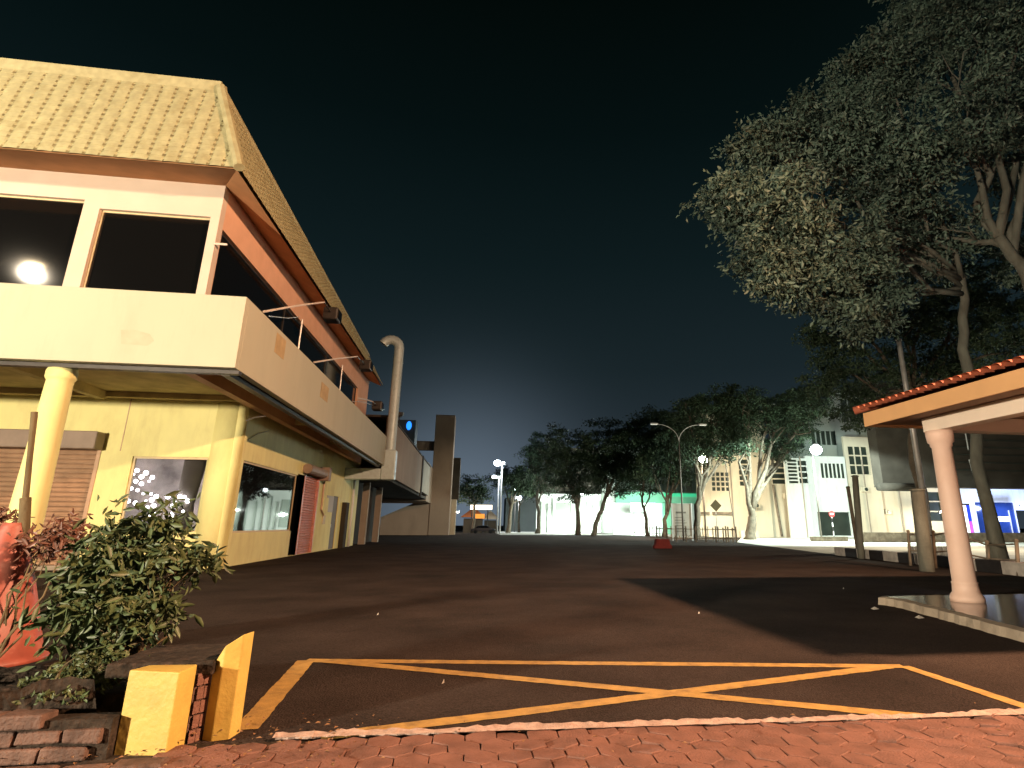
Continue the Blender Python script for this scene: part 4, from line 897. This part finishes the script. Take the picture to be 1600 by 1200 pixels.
# tall floodlight pole and its dimmer neighbour
def flood_pole(px, py, pyb, Y, lit, label):
    p = onY(px, py, Y); t = thing('floodlight_pole', (p[0] + .2, p[1], 0), label, 'floodlight'); 
    MB().tube([(p[0] + .3, p[1], 0), (p[0] + .3, p[1], p[2])], [.14, .11], 10).build('pole', 'white', t, smooth=True)
    MB().box(p[0] - .2, p[0] + .8, p[1] + .1, p[1] + .35, p[2] - .2, p[2] + .3).build('housing', 'galv', t)
    MB().box(p[0] - 1.0, p[0] - .1, p[1] - .3, p[1] + .1, p[2] - .25, p[2] + .35).build('lamp_head', 'galv' if not lit else 'white', t, bevel=.05)
    if lit:
        MB().ball((p[0] - .55, p[1] - .4, p[2]), (.6, .25, .5), 14, 8).build('lens', 'E_flood', t, smooth=True); lamp('POINT', 'lamp_light', (p[0] - .5, p[1] - 1.2, p[2]), 2500, (.8, .9, 1), .3)
    else: MB().box(p[0] - .95, p[0] - .15, p[1] - .33, p[1] - .3, p[2] - .2, p[2] + .3).build('lens', 'E_dim', t)
flood_pole(782, 724, 800, 105., True, 'tall white pole with a blazing bluish floodlight')
flood_pole(777, 746, 800, 106., False, 'shorter white pole with an unlit floodlight just left of the blazing one')
# twin arm street light
pb_ = G(1073, 845); Yt = float(pb_[1]); j = onY(1061, 690, Yt); tl = thing('twin_street_light', (pb_[0], Yt, 0), 'tall slender street light with two curved arms and dim heads', 'street light')
MB().tube([(j[0], Yt, 0), (j[0], Yt, j[2] * .5), (j[0], Yt, j[2])], [.10, .08, .05], 10).build('pole', 'darkgrey', tl, smooth=True)
for ex, ey, sx in ((1028, 663, -1), (1092, 664, 1)):
    e = onY(ex, ey, Yt); c = [np.array([j[0] + (e[0] - j[0]) * (1 - math.cos(t)), Yt, j[2] + (e[2] - j[2]) * math.sin(t)]) for t in np.linspace(0, math.pi / 2, 8)]
    MB().tube(c, .04, 8).build('arm', 'galv', tl, smooth=True)
    hd = MB().box(e[0], e[0] + sx * .85, Yt - .15, Yt + .15, e[2] - .02, e[2] + .14).build('lamp_head', 'galv', tl, bevel=.04)
    MB().box(e[0] + sx * .08, e[0] + sx * .8, Yt - .12, Yt + .12, e[2] - .05, e[2] - .025).build('lens', 'E_dim', hd)
# lamps out of the frame that light the place (mirrored in the windows)
def cobra(L, label, aim):
    t = thing('street_lamp', (L[0] - 1, L[1], 0), label, 'street lamp')
    MB().tube([(L[0] - 1.6, L[1], 0), (L[0] - 1.6, L[1], L[2] + .2)], [.13, .08], 10).build('pole', 'galv', t, smooth=True)
    MB().tube([(L[0] - 1.6, L[1], L[2] + .2), (L[0] - .8, L[1], L[2] + .6), (L[0], L[1], L[2] + .5)], .05, 8).build('arm', 'galv', t)
    MB().box(L[0] - .45, L[0] + .45, L[1] - .2, L[1] + .2, L[2] + .42, L[2] + .6).build('housing', 'galv', t, bevel=.05)
    MB().ball((L[0], L[1], L[2] + .38), (.34, .22, .14), 12, 6).build('lens', 'E_warm', t, smooth=True)
cobra(L_FRONT, 'street lamp in front of the shop, seen mirrored in its upper window', None)
cobra(L_RIGHT, 'street lamp standing beyond the tile roofed shelter', None)
cobra(L_BACK, 'street lamp on the pavement behind the camera', None)
# pale pole behind the shelter
p = onY(1417, 612, 24.); q = onY(1403, 532, 24.); pp = thing('pale_pole', (p[0], 24, 0), 'pale bare pole rising behind the shelter roof among the leaves', 'pole')
MB().tube([(p[0], 24, 0), (p[0], 24, p[2]), (p[0], 24, q[2])], [.14, .12, .11], 12).build('shaft', 'galv', pp, smooth=True); MB().lathe((p[0], 24, q[2]), [(0, .13), (.06, .13), (.1, .05)], 12).build('cap', 'galv', pp)

# ================================================================== signs
q = rectY(1051, 1080, 787, 838, 62.); nb = thing('notice_board', ((q[0] + q[1]) / 2, 62, 0), 'large grey notice board on two posts in front of the green shop', 'notice board')
MB().box(q[0], q[1], 62, 62.1, .5, q[3]).build('panel', 'grey', nb); fr_ = MB(); 
for x in (q[0] - .1, q[1] + .02): fr_.box(x, x + .1, 61.95, 62.12, 0, q[3] + .05)
fr_.build('frame', 'white', nb)
mb = MB(); mb.box(q[0] + .4, q[0] + 1.5, 61.985, 61.996, q[3] - 1.0, q[3] - .82)
for k in range(6): mb.box(q[0] + .25, q[0] + 1.2 + .5 * ((k * 7) % 3) / 3, 61.985, 61.996, q[3] - 1.45 - k * .28, q[3] - 1.39 - k * .28)
mb.build('print', 'darkgrey', nb)
p = onY(1118, 790, 60.); ds = thing('diamond_sign', (p[0] + .1, 60, 0), 'diamond shaped warning sign on a thin pole before the cream wall', 'road sign')
s_ = .62; MB().prism([(p[0] - s_, p[2]), (p[0], p[2] - s_), (p[0] + s_, p[2]), (p[0], p[2] + s_)], 'y', 59.9, 59.94).build('plate', 'signface', ds); MB().tube([(p[0], 60, 0), (p[0], 60, p[2] + .4)], .045, 8).build('pole', 'galv', ds)
p = onY(1133, 720, 62.); MB().tube([(p[0] + .7, 62, 0), (p[0] + .3, 62, p[2] * .5), (p[0], 62, p[2])], [.05, .045, .04], 8).build('thin_pole', 'darkgrey', None, label='very thin pale pole between the diamond sign and the big trunk', cat='pole')
p = onY(1299, 803, 66.); ns_ = thing('no_entry_sign', (p[0], 66, 0), 'round red no entry sign on a black and white striped pole', 'road sign')
MB().tube([(p[0], 65.9, p[2]), (p[0], 65.94, p[2])], .36, 24).build('disc', 'signred', ns_); MB().box(p[0] - .24, p[0] + .24, 65.87, 65.895, p[2] - .07, p[2] + .07).build('bar', 'white', ns_)
for k in range(6): z = p[2] * k / 6.; MB().tube([(p[0], 66, z), (p[0], 66, z + p[2] / 6.)], .06, 8).build('pole_stripe', 'white' if k % 2 else 'blockblack', ns_)
p = G(1035, 857); M['dullred'] = mat('dull_red', (.13, .022, .02), .8, .2, .2, 3.); rbx = thing('red_barrier', (p[0], p[1], 0), 'dull red plastic road barrier on the asphalt below the notice board', 'barrier')
MB().prism([(p[0] - .62, 0), (p[0] + .62, 0), (p[0] + .62, .18), (p[0] + .5, .3), (p[0] + .46, .62), (p[0] - .46, .62), (p[0] - .5, .3), (p[0] - .62, .18)], 'y', p[1] - .25, p[1] + .25).build('barrier_body', M['dullred'], rbx, bevel=.03)

# ================================================================== trees
# big tree at the right, two stems
bl = [B(1140, 315, 21, 58), B(1190, 235, 21, 62), B(1215, 330, 20, 92), B(1190, 400, 21, 70), B(1290, 215, 21, 100), B(1290, 390, 21, 100), B(1370, 120, 22, 90), B(1390, 260, 20, 110), B(1250, 445, 22, 60), B(1345, 470, 22, 70),
      B(1470, 60, 21, 120), B(1500, 190, 20, 120), B(1590, 60, 20, 120), B(1620, 220, 21, 130), B(1440, 370, 22, 95), B(1640, 400, 23, 90), B(1700, 80, 22, 160), B(1560, -60, 22, 130), B(1440, -30, 23, 80)]
def P3(px, py, Y): return tuple(onY(px, py, Y))
bx_ = onY(1530, 700, 22)[0]
tree((bx_, 22, 0), [P3(1512, 575, 22), P3(1508, 470, 22), P3(1500, 425, 21.6)], bl[:10], .26, 'tall tree with pale crooked stem forking above the shelter roof', 46000, .26, 'bark', 'leaf', 'big trees behind the shelter', 31, twigs=5)
bx_ = onY(1650, 640, 20)[0]
tree((bx_, 20, 0), [P3(1625, 520, 20), P3(1605, 430, 20), P3(1560, 370, 20)], bl[10:], .36, 'large leafy tree filling the upper right edge behind the shelter', 50000, .26, 'bark', 'leaf', 'big trees behind the shelter', 32, twigs=5)
# darker tree behind them
bl = [B(1330, 500, 34, 70), B(1420, 480, 34, 80), B(1310, 580, 36, 55), B(1500, 520, 34, 100), B(1390, 590, 36, 60), B(1470, 600, 36, 60), B(1600, 520, 34, 90), B(1345, 640, 37, 45), B(1290, 520, 35, 45), B(1560, 430, 34, 100), B(1450, 400, 34, 80)]
bx_ = onY(1440, 800, 36)[0]
tree((bx_, 36, 0), [P3(1425, 690, 36), P3(1420, 600, 36)], bl, .35, 'dark tree in the gap between the shelter roof and the big crowns', 48000, .26, 'darkbark', 'bgleaf', None, 33)
# street trees in the middle distance (pixel base x, base y distance, crown blobs)
def st_tree(base, forks, blobs, Y, r, label, seed, n=9000, size=.38, leafm='bgleaf', bark='darkbark'):
    x = onY(base[0], base[1], Y)[0]; tree((x, Y, 0), [P3(a, b, Y) for a, b in forks], [B(a, b, Y + d, c * 1.14) for a, b, c, d in blobs], r, label, int(n * 1.5), size, bark, leafm, 'street trees in the middle distance', seed)
st_tree((740, 830), [(741, 795), (742, 780)], [(738, 766, 20, 0), (750, 775, 14, 1), (728, 772, 12, 0)], 118, .3, 'small round dark tree beside the brown tower', 41, 3500)
st_tree((794, 822), [(797, 805), (800, 785)], [(800, 752, 26, 0), (785, 748, 16, 1), (815, 745, 18, 0), (822, 765, 12, 0)], 122, .45, 'low spreading dark tree right of the floodlight poles', 42, 7000)
st_tree((811, 828), [(811, 800), (812, 785)], [(812, 775, 10, 0), (806, 764, 8, 0), (822, 770, 9, 0)], 130, .25, 'thin half bare far tree with lights among its twigs', 43, 500, .4)
st_tree((840, 818), [(842, 800), (838, 780)], [(840, 715, 22, 0), (850, 695, 24, 0), (850, 745, 30, 0), (866, 720, 30, 0)], 112, .4, 'forked tree at the left end of the dark avenue', 44, 9000)
st_tree((903, 834), [(903, 808), (902, 785)], [(885, 700, 34, 0), (870, 735, 32, 0), (910, 735, 36, 1), (925, 705, 30, 0), (895, 760, 24, 0)], 96, .42, 'upright dark tree left of the leaning trunk', 45, 11000)
st_tree((928, 834), [(931, 818), (942, 790), (955, 755)], [(945, 690, 36, 0), (975, 700, 36, 1), (960, 740, 34, 0), (935, 735, 26, 0), (985, 730, 24, 0)], 92, .42, 'dark tree with trunk leaning right before the white hall', 46, 12000)
st_tree((1012, 836), [(1010, 810), (1003, 780)], [(1000, 690, 36, 0), (1020, 665, 32, 0), (1000, 740, 30, 0), (1035, 710, 34, 1)], 88, .28, 'slim dark tree in front of the lit shop windows', 47, 12000)
st_tree((1039, 838), [(1038, 812), (1044, 800)], [(1050, 680, 36, 0), (1075, 655, 30, 0), (1060, 725, 32, 0), (1090, 690, 34, 0), (1020, 730, 24, 0)], 82, .34, 'tree with a low wide fork between green shop and notice board', 48, 13000)
st_tree((1090, 843), [(1090, 800), (1093, 760)], [(1110, 650, 38, 0), (1135, 630, 30, 0), (1080, 640, 26, 0), (1125, 690, 34, 0), (1085, 700, 28, 0), (1150, 660, 30, 0)], 68, .42, 'thick trunked tree just left of the cream wall', 49, 14000, .33)
st_tree((1172, 842), [(1174, 822), (1176, 806), (1172, 790)], [(1170, 640, 36, 0), (1205, 650, 36, 1), (1150, 690, 26, 0), (1235, 640, 36, 0), (1215, 700, 24, 1), (1270, 630, 34, 2), (1250, 665, 24, 2)], 66, .62, 'pale trunked forked tree standing before the cream wall', 50, 15000, .33, 'bgleaf', 'darkbark')
